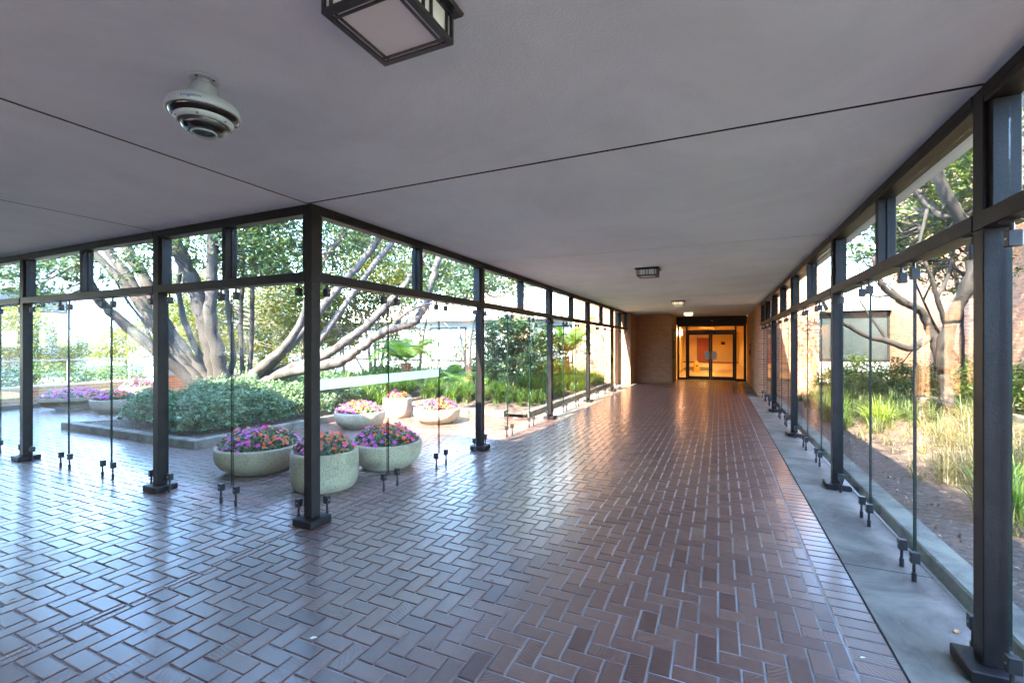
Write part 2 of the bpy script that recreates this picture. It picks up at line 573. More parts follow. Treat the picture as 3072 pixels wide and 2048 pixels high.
def brick_wall(name, faces, bodies, label, cat='wall'):
    """faces: (origin, u, n, length, height[, skip]); bodies: boxes of mortar/backing"""
    P = empty(name, (0, 0, 0), label=label, cat=cat)
    mb = MB()
    for b_ in bodies:
        mb.box(*b_)
    mb.build('mortar', M['mortar'], P)
    tot = 0
    for f in faces:
        o, u, n, L, H = f[:5]
        it = wall_items(L, H, f[5] if len(f) > 5 else None)
        O = Vector(o) + Vector(n) * 0.007
        lay_bricks(P, it, 0.02, 0.003, M['wallbrick'], 'w', (O, u, (0, 0, 1), n), 0.0, max(0, 300 - tot), 0.0015)
        tot += 300
    return P

# ================================================================== THE SETTING
# far ground, beds
ground = MB().add([(-400, -400, -0.25), (400, -400, -0.25), (400, 400, -0.25), (-400, 400, -0.25)], [(0, 1, 2, 3)]).build('ground', M['ground'])
tag(ground, 'dry green ground reaching away beyond the courtyard', kind='structure')

# ---- brick floor (walkway and courtyard share one sheet)
floor = empty('brick_floor', (0, 0, 0), label='herringbone red brick paving of walkway and courtyard', kind='structure')
mb = MB().box(-15.3, 0.8, -6.5, 21.45, -0.12, -0.0065)
mb.build('grout', M['grout'], floor)

def in_bed(x, y):
    if y > 8.78 and x < -3.66:
        return True
    if y > 4.2 and x < -7.05:
        xl = np.interp(y, [4.15, 4.95, 6.5, 8.9], [-10.9, -10.3, -10.6, -11.5])
        return x > xl + 0.05
    return False

def herring(x0, x1, y0, y1):
    s, j = 0.1015, 0.0105
    out = []
    i0, i1 = int(x0 / s) - 4, int(x1 / s) + 4
    j0, j1 = int(y0 / s) - 4, int(y1 / s) + 4
    for i in range(i0, i1):
        for k in range(j0, j1):
            t = (i - k) % 4
            if t == 0:
                r = (i * s, (i + 2) * s, k * s, (k + 1) * s)      # lies along x
            elif t == 3:
                r = (i * s, (i + 1) * s, k * s, (k + 2) * s)      # lies along y
            else:
                continue
            a0, a1 = max(r[0], x0) + j / 2, min(r[1], x1) - j / 2
            c0, c1 = max(r[2], y0) + j / 2, min(r[3], y1) - j / 2
            if a1 - a0 > 0.02 and c1 - c0 > 0.02:
                out.append(((a0 + a1) / 2, (c0 + c1) / 2, a1 - a0, c1 - c0))
    return out

items = []
items += [b for b in herring(-3.195, 0.595, -6.4, 21.4) if not (b[1] > 9.0 and b[0] < -2.95) and not (b[1] > 19.08 and b[0] < -1.72)]
items += [b for b in herring(-15.25, -3.205, -6.4, 9.0) if not in_bed(b[0], b[1])]
y = -6.3
while y < 21.35:
    items.append((0.70, y + 0.0508, 0.19, 0.091))
    y += 0.1015
# rough size in the picture decides which ones are parts
lay_bricks(floor, items, 0.02, 0.004, M['paver'], 'p', ((0, 0, 0), (1, 0, 0), (0, 1, 0), (0, 0, 1)), 0.006, 300, 0.0012)

def struct(name, m, label, *boxes, b=0.0):
    mbx = MB()
    for q in boxes:
        mbx.box(*q, b)
    o = mbx.build(name, m)
    return tag(o, label, kind='structure')

struct('concrete_strip', M['conc'], 'worn grey concrete strip along the right glass wall', (0.806, 1.30, -6.5, 15.3, -0.12, 0.0), (0.806, 1.10, 15.305, 21.4, -0.12, -0.001))
struct('concrete_edge', M['conc'], 'grey concrete strip along the far left glass wall', (-3.6, -2.955, 9.0, 17.68, -0.10, -0.001), (-3.06, -2.90, 17.7, 19.05, -0.10, -0.002))
struct('joint_line', M['gap'], 'dark joint between brick floor and concrete strip', (0.7975, 0.8055, -6.5, 21.4, -0.1, -0.003))
struct('metal_joint', M['steel'], 'thin bright metal joint beside the right kerb', (1.301, 1.309, -6.5, 15.28, -0.1, 0.004))
struct('kerb', M['kerb'], 'rough concrete kerb between glass wall and right garden bed', (1.33, 1.52, -6.5, 15.25, -0.1, 0.10), b=0.012)
struct('kerb_gap', M['conc'], 'stained concrete gutter beside the right kerb', (1.3095, 1.3295, -6.5, 15.27, -0.12, -0.012))
for yj in (0.6, 3.9, 7.2, 10.4, 13.5):
    struct('joint_line', M['gap'], 'thin dark crack line across the right concrete strip', (0.806, 1.3, yj, yj + 0.006, -0.01, 0.0012))
# garden kerbs as one polyline
def kerb_poly(name, label, pts, wdt, h, m=None, base=True):
    mbx = MB()
    P_ = [Vector((p[0], p[1], 0)) for p in pts]
    L_, R_ = [], []
    for i, p in enumerate(P_):
        d1 = (P_[i] - P_[i - 1]).normalized() if i else (P_[1] - P_[0]).normalized()
        d2 = (P_[i + 1] - P_[i]).normalized() if i < len(P_) - 1 else d1
        n = Vector((-(d1 + d2).y, (d1 + d2).x, 0)).normalized()
        s_ = 1.0 / max(0.4, n.dot(Vector((-d1.y, d1.x, 0))))
        L_.append(p)
        R_.append(p + n * wdt * s_)
    vs, fs = [], []
    for a, c in zip(L_, R_):
        ia = a + (c - a) * 0.07
        ic = c + (a - c) * 0.07
        vs += [(a.x, a.y, -0.1), (a.x, a.y, h - .012), (ia.x, ia.y, h), (ic.x, ic.y, h), (c.x, c.y, h - .012), (c.x, c.y, -0.1)]
    for i in range(len(P_) - 1):
        for k in range(5):
            fs.append((i * 6 + k, i * 6 + k + 1, (i + 1) * 6 + k + 1, (i + 1) * 6 + k))
    fs.append((0, 1, 2, 3, 4, 5))
    e_ = (len(P_) - 1) * 6
    fs.append((e_ + 5, e_ + 4, e_ + 3, e_ + 2, e_ + 1, e_))
    mbx.add(vs, fs)
    return tag(mbx.build(name, m or M['kerb']), label, kind='structure')
struct('bounce_paving', M['conc'], 'concrete paving added behind the viewer to bounce light inside', (-22, 0.79, -30, -6.51, -0.2, -0.01))  # unseen paving, added to bounce daylight under the roof
kerb_poly('garden_kerb', 'pale concrete kerb round the shrub and tree bed', [(-12.2, 14), (-11.5, 9), (-10.6, 6.5), (-10.3, 4.95), (-10.9, 4.15), (-7.0, 4.15), (-7.0, 8.73), (-4.15, 8.73)], 0.15, 0.13)
kerb_poly('garden_kerb', 'concrete kerb beside the far left glass wall', [(-3.62, 8.9), (-3.62, 17.0)], 0.15, 0.13)
kerb_poly('garden_kerb', 'long concrete kerb at the far edge of the courtyard', [(-15.25, -3), (-15.25, 12)], 0.14, 0.10)

def terrain(name, label, x0, x1, y0, y1, fn, m, inside=None, st=0.25):
    nx, ny = max(2, int((x1 - x0) / st)), max(2, int((y1 - y0) / st))
    xs, ys = np.linspace(x0, x1, nx + 1), np.linspace(y0, y1, ny + 1)
    vs = [(x, y, fn(x, y)) for y in ys for x in xs]
    fs = []
    for j in range(ny):
        for i in range(nx):
            cx, cy = (xs[i] + xs[i + 1]) / 2, (ys[j] + ys[j + 1]) / 2
            if inside is None or inside(cx, cy):
                a = j * (nx + 1) + i
                fs.append((a, a + 1, a + nx + 2, a + nx + 1))
    return tag(MB().add(vs, fs).build(name, m, smooth=True), label, kind='structure')

def hbed(x, y):
    dx = min(abs(x + 7.0) if y < 8.8 else 9, max(0, x + 20)) if x < -7 else 0.0
    e = min(max(y - 4.2, 0), max(-7.05 - x, 0) if y < 8.8 else max(y - 8.8, 0), max(-3.7 - x, 0))
    xl = np.interp(y, [4.15, 4.95, 6.5, 9, 14], [-10.9, -10.3, -10.6, -11.5, -12.2])
    e = min(e, max(x - xl, 0) + 0.0)
    return 0.075 + 0.42 * min(1, e / 2.2) + 0.02 * math.sin(x * 5.1) * math.sin(y * 4.3)
def inA(x, y):
    xl = np.interp(y, [4.15, 4.95, 6.5, 9, 14], [-10.9, -10.3, -10.6, -11.5, -12.2])
    if x > -3.72 or x < xl + 0.08 or y < 4.22: return False
    return x < -7.06 or y > 8.8
terrain('garden_soil', 'dark mulched soil of the courtyard tree bed', -12.4, -3.68, 4.2, 17.4, hbed, M['mulch'], inA, 0.12)
def hright(x, y):
    return 0.055 + 0.40 * min(1, max(0, x - 1.8) / 2.4) ** 1.3 + 0.02 * math.sin(x * 6) * math.sin(y * 5)
terrain('mulch_bed', 'brown bark mulch bed outside the right glass wall', 1.5, 9.0, -6, 18.0, hright, M['mulch'], None, 0.2)

# ---- roof with stucco ceiling panels
roof = empty('roof', (0, 0, 0), label='flat white stucco roof over the glazed walkway', kind='structure')
ZC = 2.75
mb = MB()
mb.box(-3.47, 1.42, -6.2, 18.0, ZC + 0.03, 3.2)
mb.box(-22, -3.472, -6.2, 3.14, ZC + 0.03, 3.2)
mb.box(-3.46, 1.42, 18.002, 21.6, ZC + 0.03, 3.198)
mb.build('roof_slab', M['fascia'], roof)
bx('joint_backing', M['gap'], -21.9, 1.38, -6.15, 3.10, ZC + 0.012, ZC + 0.029, roof)
bx('joint_backing', M['gap'], -3.44, 1.38, 3.102, 21.5, ZC + 0.012, ZC + 0.029, roof)
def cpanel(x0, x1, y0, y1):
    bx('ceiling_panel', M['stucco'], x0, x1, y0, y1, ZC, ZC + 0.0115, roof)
XI0, XI1 = -3.20, 1.12
g1 = 0.014
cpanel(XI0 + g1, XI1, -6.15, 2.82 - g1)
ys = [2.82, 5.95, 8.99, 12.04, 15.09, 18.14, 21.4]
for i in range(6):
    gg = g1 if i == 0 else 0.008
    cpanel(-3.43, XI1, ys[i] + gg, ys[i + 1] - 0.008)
xs = [-21.9, -17.65, -14.6, -11.55, -8.5, -5.45, -3.20]
for i in range(6):
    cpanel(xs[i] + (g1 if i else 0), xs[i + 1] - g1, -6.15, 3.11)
for q in ([(-3.43, XI1, 2.8062, 2.8338)] + [(-3.43, XI1, y_ - .0079, y_ + .0079) for y_ in ys[1:6]] + [(x_ - .0139, x_ + .0139, -6.15, 2.806 if x_ > -4 else 3.11) for x_ in xs[1:]]):
    bx('joint_strip', M['gap'], q[0], q[1], q[2], q[3], ZC + 0.002, ZC + 0.0118, roof)
# outer soffit on the right, beyond the head frame
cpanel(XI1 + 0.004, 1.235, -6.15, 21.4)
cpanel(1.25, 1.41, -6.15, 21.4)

# ================================================================== WALKWAY STEEL AND GLASS
ZT0, ZT1 = 2.09, 2.17        # transom
ZH = 2.668                   # underside of head
def post(x, y, label, upx=0.0, upy=0.0, group='steel posts of the glass walls'):
    P = empty('steel_post', (x, y, 0), label=label, cat='post', group=group)
    h = 0.047
    MB().box(-h, h, -h, h, 0.062, ZT0 - 0.002, 0.004).build('shaft', M['bronze'], P)
    mbx = MB().box(-h - .001, h + .001, -h - .001, h + .001, ZT0 - 0.002, ZC - 0.003, 0.003)
    mbx.build('upper_shaft', M['bronze'], P)
    MB().box(-0.112, 0.112, -0.112, 0.112, 0.002, 0.062, 0.006).build('base_plate', M['bronze'], P)
    return P

XL, XR, YL = -3.20, 1.165, 2.87
ysp = [2.87 + 3.05 * i for i in range(5)]
place = ['corner', 'second', 'third', 'fourth', 'fifth']
post(XL, YL, 'dark bronze steel post at the corner where the two glass walls meet')
for i in range(1, 5):
    post(XL, ysp[i], f'dark bronze steel post, {["", "first", "second", "third", "last"][i]} beyond the corner along the flower courtyard side of the corridor')
for i in range(4):
    post(XR, ysp[i], f'dark bronze steel post, {["nearest and largest", "second", "third", "farthest"][i]} on the concrete strip of the right glass wall')
post(-5.42, YL, 'dark bronze steel post between the large oval planter and the leaning trunks')
post(-8.47, YL, 'dark bronze steel post nearest the left edge of the picture')
post(-11.1, YL, 'dark bronze steel post outside the left edge of view')
post(XR, -0.18, 'dark bronze steel post beside the viewer on the right wall')
for x_ in (-3.2, -8.47):
    post(x_, -3.1, f'dark bronze steel post behind the viewer at {["the inner corner", "the left"][x_ < -5]}')

def clerestory(p0, p1, out, label, mull=True):
    """window band between two posts: axis-aligned from p0 to p1, out = outward unit (x or y)"""
    P = empty('clerestory_window', (p0[0], p0[1], 0), label=label, cat='window', group='clerestory windows above the glass walls')
    alongx = abs(p1[0] - p0[0]) > 0.5
    L = abs(p1[0] - p0[0]) if alongx else abs(p1[1] - p0[1])
    sg = 1 if (p1[0] + p1[1] > p0[0] + p0[1]) else -1
    so = out[1] if alongx else out[0]
    e = 0.0485
    def bb_(mbx, a0, a1, o0, o1, z0, z1, b=0.003):
        a0, a1 = sorted((a0 * sg, a1 * sg)); o0, o1 = sorted((o0 * so, o1 * so))
        if alongx: mbx.box(a0, a1, o0, o1, z0, z1, b)
        else: mbx.box(o0, o1, a0, a1, z0, z1, b)
        return mbx
    bb_(MB(), e, L - e, -0.052, 0.070, ZT0, ZT1).build('transom', M['bronze'], P)
    mh = MB()
    bb_(mh, e, L - e, -0.046, 0.070, ZH, ZC - 0.002)
    bb_(mh, e, L - e, -0.052, -0.047, ZH + 0.03, ZC - 0.004)
    mh.build('head', M['bronze'], P)
    ms = MB()
    for a in (e, L - e - 0.035):
        bb_(ms, a, a + 0.035, -0.03, 0.070, ZT1 + .001, ZH - .001)
    ms.build('stile', M['bronze'], P)
    segs = [(e + 0.035, L / 2 - 0.028), (L / 2 + 0.028, L - e - 0.035)] if mull else [(e + 0.035, L - e - 0.035)]
    if mull:
        mm_ = MB()
        bb_(mm_, L / 2 - 0.028, L / 2 + 0.028, -0.046, 0.07, ZT1 + .001, ZH - .001)
        mm_.build('mullion', M['bronze'], P)
        mq = MB()
        for a in (L / 2 - 0.036, L / 2 + 0.0285):
            bb_(mq, a, a + 0.0075, 0.012, 0.022, ZT1 + .002, ZH - .002, 0)
        mq.build('glazing_bead', M['barkw'] if False else M['bronze'], P)
    for a0, a1 in segs:
        mg = MB()
        bb_(mg, a0 + .001, a1 - .001, 0.024, 0.030, ZT1 + .002, ZH - .002, 0)
        mg.build('pane', M['glass'], P)
    return P

def clamp_mesh(top, so, alongx):
    """a small bracket: block on a rod with a foot (or a plate under the transom)"""
    mbx = MB()
    def bo(a0, a1, o0, o1, z0, z1, b=0.002):
        o0, o1 = sorted((o0 * so, o1 * so))
        if alongx: mbx.box(a0, a1, o0, o1, z0, z1, b)
        else: mbx.box(o0, o1, a0, a1, z0, z1, b)
    if top:
        mbx.lathe([(0.0, ZT0 - .001), (0.042, ZT0 - .001), (0.042, ZT0 - 0.008), (0.0, ZT0 - 0.008)], 14)
        mbx.tube([(0, 0, ZT0 - 0.006), (0, 0, ZT0 - 0.05)], 0.009, 8)
        bo(-0.020, 0.020, -0.020, 0.028, ZT0 - 0.115, ZT0 - 0.045)
    else:
        mbx.tube([(0, 0, 0.001), (0, 0, 0.06)], 0.014, 8)
        mbx.tube([(0, 0, 0.06), (0, 0, 0.13)], 0.009, 8)
        bo(-0.020, 0.020, -0.020, 0.028, 0.122, 0.192)
    mbx.mi = 1
    zc = ZT0 - 0.08 if top else 0.157
    if alongx: mbx.box(-.004, .004, *sorted((-0.0225 * so, -0.0195 * so)), zc - .004, zc + .004)
    else: mbx.box(*sorted((-0.0225 * so, -0.0195 * so)), -.004, .004, zc - .004, zc + .004)
    me = mbx.build('tmp', [M['blackm'], M['screw']])
    d = me.data
    bpy.data.objects.remove(me)
    return d
CL = {}
def panel(a0, a1, fixed, out, alongx, label, film=False):
    so = out
    mid = (a0 + a1) / 2
    loc = (mid, fixed, 0) if alongx else (fixed, mid, 0)
    P = empty('glass_screen', loc, label=label, cat='glass screen', group='frameless glass panels held by black clamps')
    h = (a1 - a0) / 2 - 0.012
    o0, o1 = sorted((0.032 * so, 0.044 * so))
    # rounded-corner pane
    rr, z0, z1 = 0.05, 0.135, ZT0 - 0.05
    out_ = []
    for cx, cz, s0 in ((h - rr, z0 + rr, -90), (h - rr, z1 - rr, 0), (-h + rr, z1 - rr, 90), (-h + rr, z0 + rr, 180)):
        for k in range(5):
            th = R(s0 + k * 22.5)
            out_.append((cx + rr * math.cos(th), cz + rr * math.sin(th)))
    n = len(out_)
    mbx = MB()
    vs = []
    for o_ in (o0, o1):
        for a, z in out_:
            vs.append((a, o_, z) if alongx else (o_, a, z))
    fl = (alongx) 
    f1, f2 = tuple(range(n)), tuple(range(n, 2 * n))
    mbx.add(vs, [f1 if alongx else f1[::-1], f2[::-1] if alongx else f2])
    mbx.mi = 1
    mbx.add(vs, [(k, n + k, n + (k + 1) % n, (k + 1) % n) for k in range(n)])
    mbx.build('pane', [M['glass'], M['gedge']], P)
    for top in (0, 1):
        key = (top, so, alongx)
        if key not in CL:
            CL[key] = clamp_mesh(top, so, alongx)
        for s_ in (-1, 1):
            o = link('clamp', CL[key], P)
            o.location = (s_ * (h - 0.098), 0, 0) if alongx else (0, s_ * (h - 0.098), 0)
    if film:
        f0, f1_ = sorted((0.0275 * so, 0.031 * so))
        mf = MB()
        if alongx: mf.box(-h + .003, h - .003, f0, f1_, 1.14, 1.235)
        else: mf.box(f0, f1_, -h + .003, h - .003, 1.14, 1.235)
        mf.build('frosted_strip', M['frost'], P)
    return P

def bay(p0, p1, out, npan, tagname, films=(), order=None):
    """glass bay between posts"""
    alongx = abs(p1[0] - p0[0]) > 0.5
    so = out[1] if alongx else out[0]
    a0 = p0[0] if alongx else p0[1]
    a1 = p1[0] if alongx else p1[1]
    fixed = p0[1] if alongx else p0[0]
    lo, hi = min(a0, a1) + 0.055, max(a0, a1) - 0.055
    wd = (hi - lo) / npan
    clerestory(p0, p1, out, f'two-pane clerestory window above {tagname}')
    ordn = {2: ['nearer the corner', 'farther from the corner'], 3: ['nearest the viewer', 'middle one', 'farthest from the viewer']}[npan] if order is None else order
    for k in range(npan):
        kk = k if a1 > a0 else npan - 1 - k
        panel(lo + kk * wd, lo + (kk + 1) * wd, fixed, so, alongx, f'clear glass screen, {ordn[k]} of {tagname}', k in films)

bay((XL, YL), (-5.42, YL), (0, 1), 2, 'the two-panel bay left of the corner post')
bay((-5.42, YL), (-8.47, YL), (0, 1), 3, 'the bay before the leaning trunks', order=['rightmost', 'middle one', 'leftmost'])
bay((-8.47, YL), (-11.1, YL), (0, 1), 3, 'the bay at the left picture edge', order=['rightmost', 'middle one', 'leftmost'])
nm = ['first', 'second', 'third', 'fourth']
for i in range(4):
    bay((XL, ysp[i]), (XL, ysp[i + 1]), (-1, 0), 3, f'the {nm[i]} courtyard bay after the corner', films=(0, 1) if i == 0 else ())
bay((XL, ysp[4]), (XL, 17.62), (-1, 0), 2, 'the last courtyard bay before the brick pier')
nr = ['first full', 'second', 'third', 'fourth']
for i in range(3):
    bay((XR, ysp[i]), (XR, ysp[i + 1]), (1, 0), 3, f'the {nr[i]} bay of the right wall')
bay((XR, ysp[3]), (XR, 15.22), (1, 0), 3, 'the last bay of the right wall')
bay((XR, YL), (XR, -0.18), (1, 0), 3, 'the right wall bay beside the viewer', order=['farthest from the viewer', 'middle one', 'nearest the viewer'])

# ================================================================== CORRIDOR END
brick_wall('brick_pier', [((-3.07, 17.72, 0), (0, 1, 0), (1, 0, 0), 1.36, 2.74), ((-3.5, 17.72, 0), (1, 0, 0), (0, -1, 0), 0.43, 2.74)],
           [(-3.5, -3.07, 17.72, 19.099, 0, 2.745)], 'narrow brick pier ending the courtyard glass wall', 'pier')
brick_wall('brick_wall', [((-3.07, 19.1, 0), (1, 0, 0), (0, -1, 0), 1.37, 2.74)],
           [(-3.5, -1.70, 19.1, 21.449, 0, 2.743)], 'warm orange brick wall facing down the corridor, left of the doors')
brick_wall('brick_wall', [((1.09, 21.4, 0), (0, -1, 0), (-1, 0, 0), 6.1, 2.74), ((1.09, 15.3, 0), (1, 0, 0), (0, -1, 0), 1.5, 3.9)],
           [(1.09, 1.42, 15.3, 21.449, 0, 2.744), (1.4205, 2.59, 15.3, 16.4, 0, 3.95)], 'brick wall on the right side of the corridor end, returning outside')
# door recess
hd = empty('entrance_doors', (0, 21.4, 0), label='dark framed double glass doors with sidelights at the corridor end', cat='doors')
def hb(name, m, x0, x1, z0, z1, y0=-0.05, y1=0.05, b=0.0, par=None):
    return MB().box(x0, x1, y0, y1, z0, z1, b).build(name, m, par or hd)
hb('header', M['darkwall'], -1.70, 1.085, 2.40, 2.778, 0.0, 0.12)
fr_ = MB()
for a in [(-1.66, -1.575, 0, 2.40), (0.965, 1.06, 0, 2.40), (-1.30, -1.235, 0, 2.31), (0.625, 0.695, 0, 2.31)]:
    fr_.box(a[0], a[1], -0.05, 0.05, a[2], a[3], 0.003)
fr_.box(-1.574, 0.964, -0.05, 0.05, 2.312, 2.399, 0.003)
fr_.box(-1.234, 0.624, -0.05, 0.05, 2.075, 2.155, 0.003)
fr_.box(-1.574, -1.301, -0.05, 0.05, 0.0, 0.09, 0.003)
fr_.box(0.696, 0.964, -0.05, 0.05, 0.0, 0.09, 0.003)
fr_.build('door_frame', M['blackm'], hd)
hb('pane', M['doorglass'], -1.573, -1.301, 0.091, 2.311, -0.004, 0.004)
hb('pane', M['doorglass'], 0.696, 0.964, 0.091, 2.311, -0.004, 0.004)
hb('pane', M['doorglass'], -1.233, 0.623, 2.156, 2.311, -0.004, 0.004)
for x0, x1, hx in ((-1.232, -0.308, -0.36), (-0.302, 0.622, -0.25)):
    dl = MB()
    for a in [(x0, x0 + .07, 0.01, 2.07), (x1 - .07, x1, 0.01, 2.07)]:
        dl.box(a[0], a[1], -0.03, 0.03, a[2], a[3], 0.003)
    dl.box(x0 + .071, x1 - .071, -0.03, 0.03, 0.01, 0.16, 0.003)
    dl.box(x0 + .071, x1 - .071, -0.03, 0.03, 1.96, 2.07, 0.003)
    leaf = dl.build('door_leaf', M['blackm'], hd)
    hb('pane', M['doorglass'], x0 + .071, x1 - .071, 0.161, 1.959, -0.004, 0.004, par=leaf)
    hc = x1 - 0.14 if x0 < -1 else x0 + 0.14
    hb('push_plate', M['sil'], hc - 0.10, hc + 0.10, 0.90, 1.24, -0.045, -0.031, par=leaf)
hb('door_closer', M['blackm'], -0.55, -0.07, 2.04, 2.10, -0.10, -0.052)
s1 = MB().lathe([(0, -.03), (.03, -.03), (.04, 0), (.04, .02)], 14).build('ceiling_sensor', M['white'], None, True, (-0.25, 21.33, 2.56))
tag(s1, 'small round white sensor on the dark header above the doors', 'sensor')
s2 = bx('header_box', M['blackm'], 0.12, 0.42, 21.30, 21.378, 2.50, 2.60, None, 0.005)
tag(s2, 'small black box on the dark header above the right door', 'box')
# side door in the recess
sd = empty('side_door', (-1.70, 20.3, 0), label='narrow service door on the left side of the entrance recess', cat='door')
bx('door_frame', M['blackm'], 0.001, 0.03, -0.75, -0.62, 0, 2.35, sd)
bx('door_frame', M['blackm'], 0.001, 0.03, 0.62, 0.70, 0, 2.35, sd)
bx('door_leaf', M['darkwall'], 0.001, 0.02, -0.619, 0.619, 0, 2.2, sd)
bx('wall_notice', M['cream'], 0.021, 0.027, -0.35, -0.05, 1.7, 2.05, sd)
bx('handle', M['blackm'], 0.02, 0.07, -0.55, -0.42, 0.95, 1.1, sd, 0.005)
kp = bx('card_reader', M['blackm'], 1.05, 1.082, 18.9, 19.0, 1.15, 1.35, None, 0.005)
tag(kp, 'small black card reader on the right brick wall near the doors', 'card reader')
kp = bx('intercom', M['blackm'], 1.055, 1.082, 18.92, 18.98, 1.45, 1.55, None, 0.004)
tag(kp, 'tiny black intercom above the card reader', 'intercom')

# lobby behind the doors
lb = empty('lobby_room', (0, 0, 0), label='warm lit cream lobby seen through the entrance doors', kind='structure')
bx('lobby_floor', M['carpet'], -2.9, 1.7, 21.46, 41.7, -0.10, -0.001, lb)
bx('lobby_ceiling', M['cream'], -2.9, 1.7, 21.61, 41.7, 2.6, 2.7, lb)
bx('lobby_wall', M['cream'], -2.9, -2.75, 21.61, 41.6, 0, 2.6, lb)
bx('lobby_wall', M['cream'], 1.5, 1.65, 21.61, 41.6, 0, 2.6, lb)
bx('lobby_wall', M['cream'], -2.749, 1.499, 41.45, 41.6, 0, 2.6, lb)
bx('lobby_wall', M['cream'], -2.9, -1.70, 21.45, 21.6, 0, 2.7, lb)
bx('lobby_wall', M['cream'], 1.087, 1.65, 21.45, 21.6, 0, 2.7, lb)
bx('skirting', M['wood'], -2.748, 1.498, 41.435, 41.449, 0, 0.08, lb)
bx('floor_mat', M['darkwall'], -2.0, -0.4, 29.5, 33.5, 0.0, 0.012, lb)
bx('lobby_wall', M['cream'], -2.749, -1.9, 27.0, 27.3, 0, 2.6, lb)
ld = empty('wooden_door', (-1.15, 41.43, 0), label='red wooden door on the far lobby wall', cat='door')
bx('door_leaf', M['wood'], -0.42, 0.42, -0.03, 0.0, 0.0, 2.06, ld, 0.004)
bx('door_frame', M['barkw'], -0.50, -0.421, -0.04, 0.0, 0.0, 2.14, ld)
bx('door_frame', M['barkw'], 0.421, 0.50, -0.04, 0.0, 0.0, 2.14, ld)
bx('handle', M['sil'], 0.30, 0.36, -0.07, -0.031, 0.98, 1.03, ld)
for i, y_ in enumerate((22.7, 26.0, 31.5, 35.5, 39.0)):
    L_ = MB().lathe([(0.0, -0.012), (0.32, -0.012), (0.33, 0.0)], 20).build('lobby_ceiling_lamp', M['lamp'], None, False, (-0.6 if i != 4 else -1.15, y_, 2.597))
    MB().lathe([(0.335, -0.001), (0.335, -0.20), (0.345, -0.20), (0.345, -0.001)], 24).build('added_glare_ring', M['cream'], L_, True)  # added ring, hides the glowing lamp from the corridor and its glossy floor
    tag(L_, ['round warm ceiling lamp just inside the entrance doors', 'round warm ceiling lamp, second inside the lobby', 'round warm ceiling lamp midway down the lobby', 'round warm ceiling lamp near the lobby end', 'round warm ceiling lamp over the red wooden door'][i], 'lamp', 'lit lamps in the lobby ceiling')
sg_ = bx('lit_sign', M['sign'], -2.2, -1.82, 26.9, 26.95, 2.05, 2.35)
tag(sg_, 'small glowing sign hanging at the left side of the lobby', 'sign')
pc = bx('wall_notice', M['barkp'], 0.2, 0.5, 41.42, 41.448, 1.5, 1.75)
tag(pc, 'small pale notice on the far lobby wall', 'notice')
# wet floor sign
wf = empty('wet_floor_sign', (-1.13, 27.55, 0), rz=R(20), label='orange yellow folding wet floor sign standing in the lobby', cat='floor sign')
for s_, nm_ in ((-1, 'front_board'), (1, 'back_board')):
    mbx = MB()
    v = [(-0.15, s_ * 0.15, 0), (-0.09, s_ * 0.15, 0), (-0.075, s_ * 0.13, 0.1), (0.075, s_ * 0.13, 0.1), (0.09, s_ * 0.15, 0), (0.15, s_ * 0.15, 0), (0.10, s_ * 0.02, 0.58), (0.04, s_ * 0.015, 0.6), (0.04, s_ * 0.01, 0.66), (-0.04, s_ * 0.01, 0.66), (-0.04, s_ * 0.015, 0.6), (-0.10, s_ * 0.02, 0.58)]
    v2 = [(a, b_ + s_ * 0.012, c) for a, b_, c in v]
    n_ = len(v)
    mbx.add(v + v2, [tuple(range(n_)), tuple(range(n_, 2 * n_))[::-1]] + [(k, (k + 1) % n_, n_ + (k + 1) % n_, n_ + k) for k in range(n_)])
    bd = mbx.build(nm_, M['yellow'], wf)
    if s_ < 0:
        MB().lathe([(0, 0), (0.055, 0.0)], 16).build('round_symbol', M['blackm'], bd).matrix_local = Matrix.Translation((0, -0.097, 0.34)) @ Matrix.Rotation(R(90 - 13), 4, 'X')

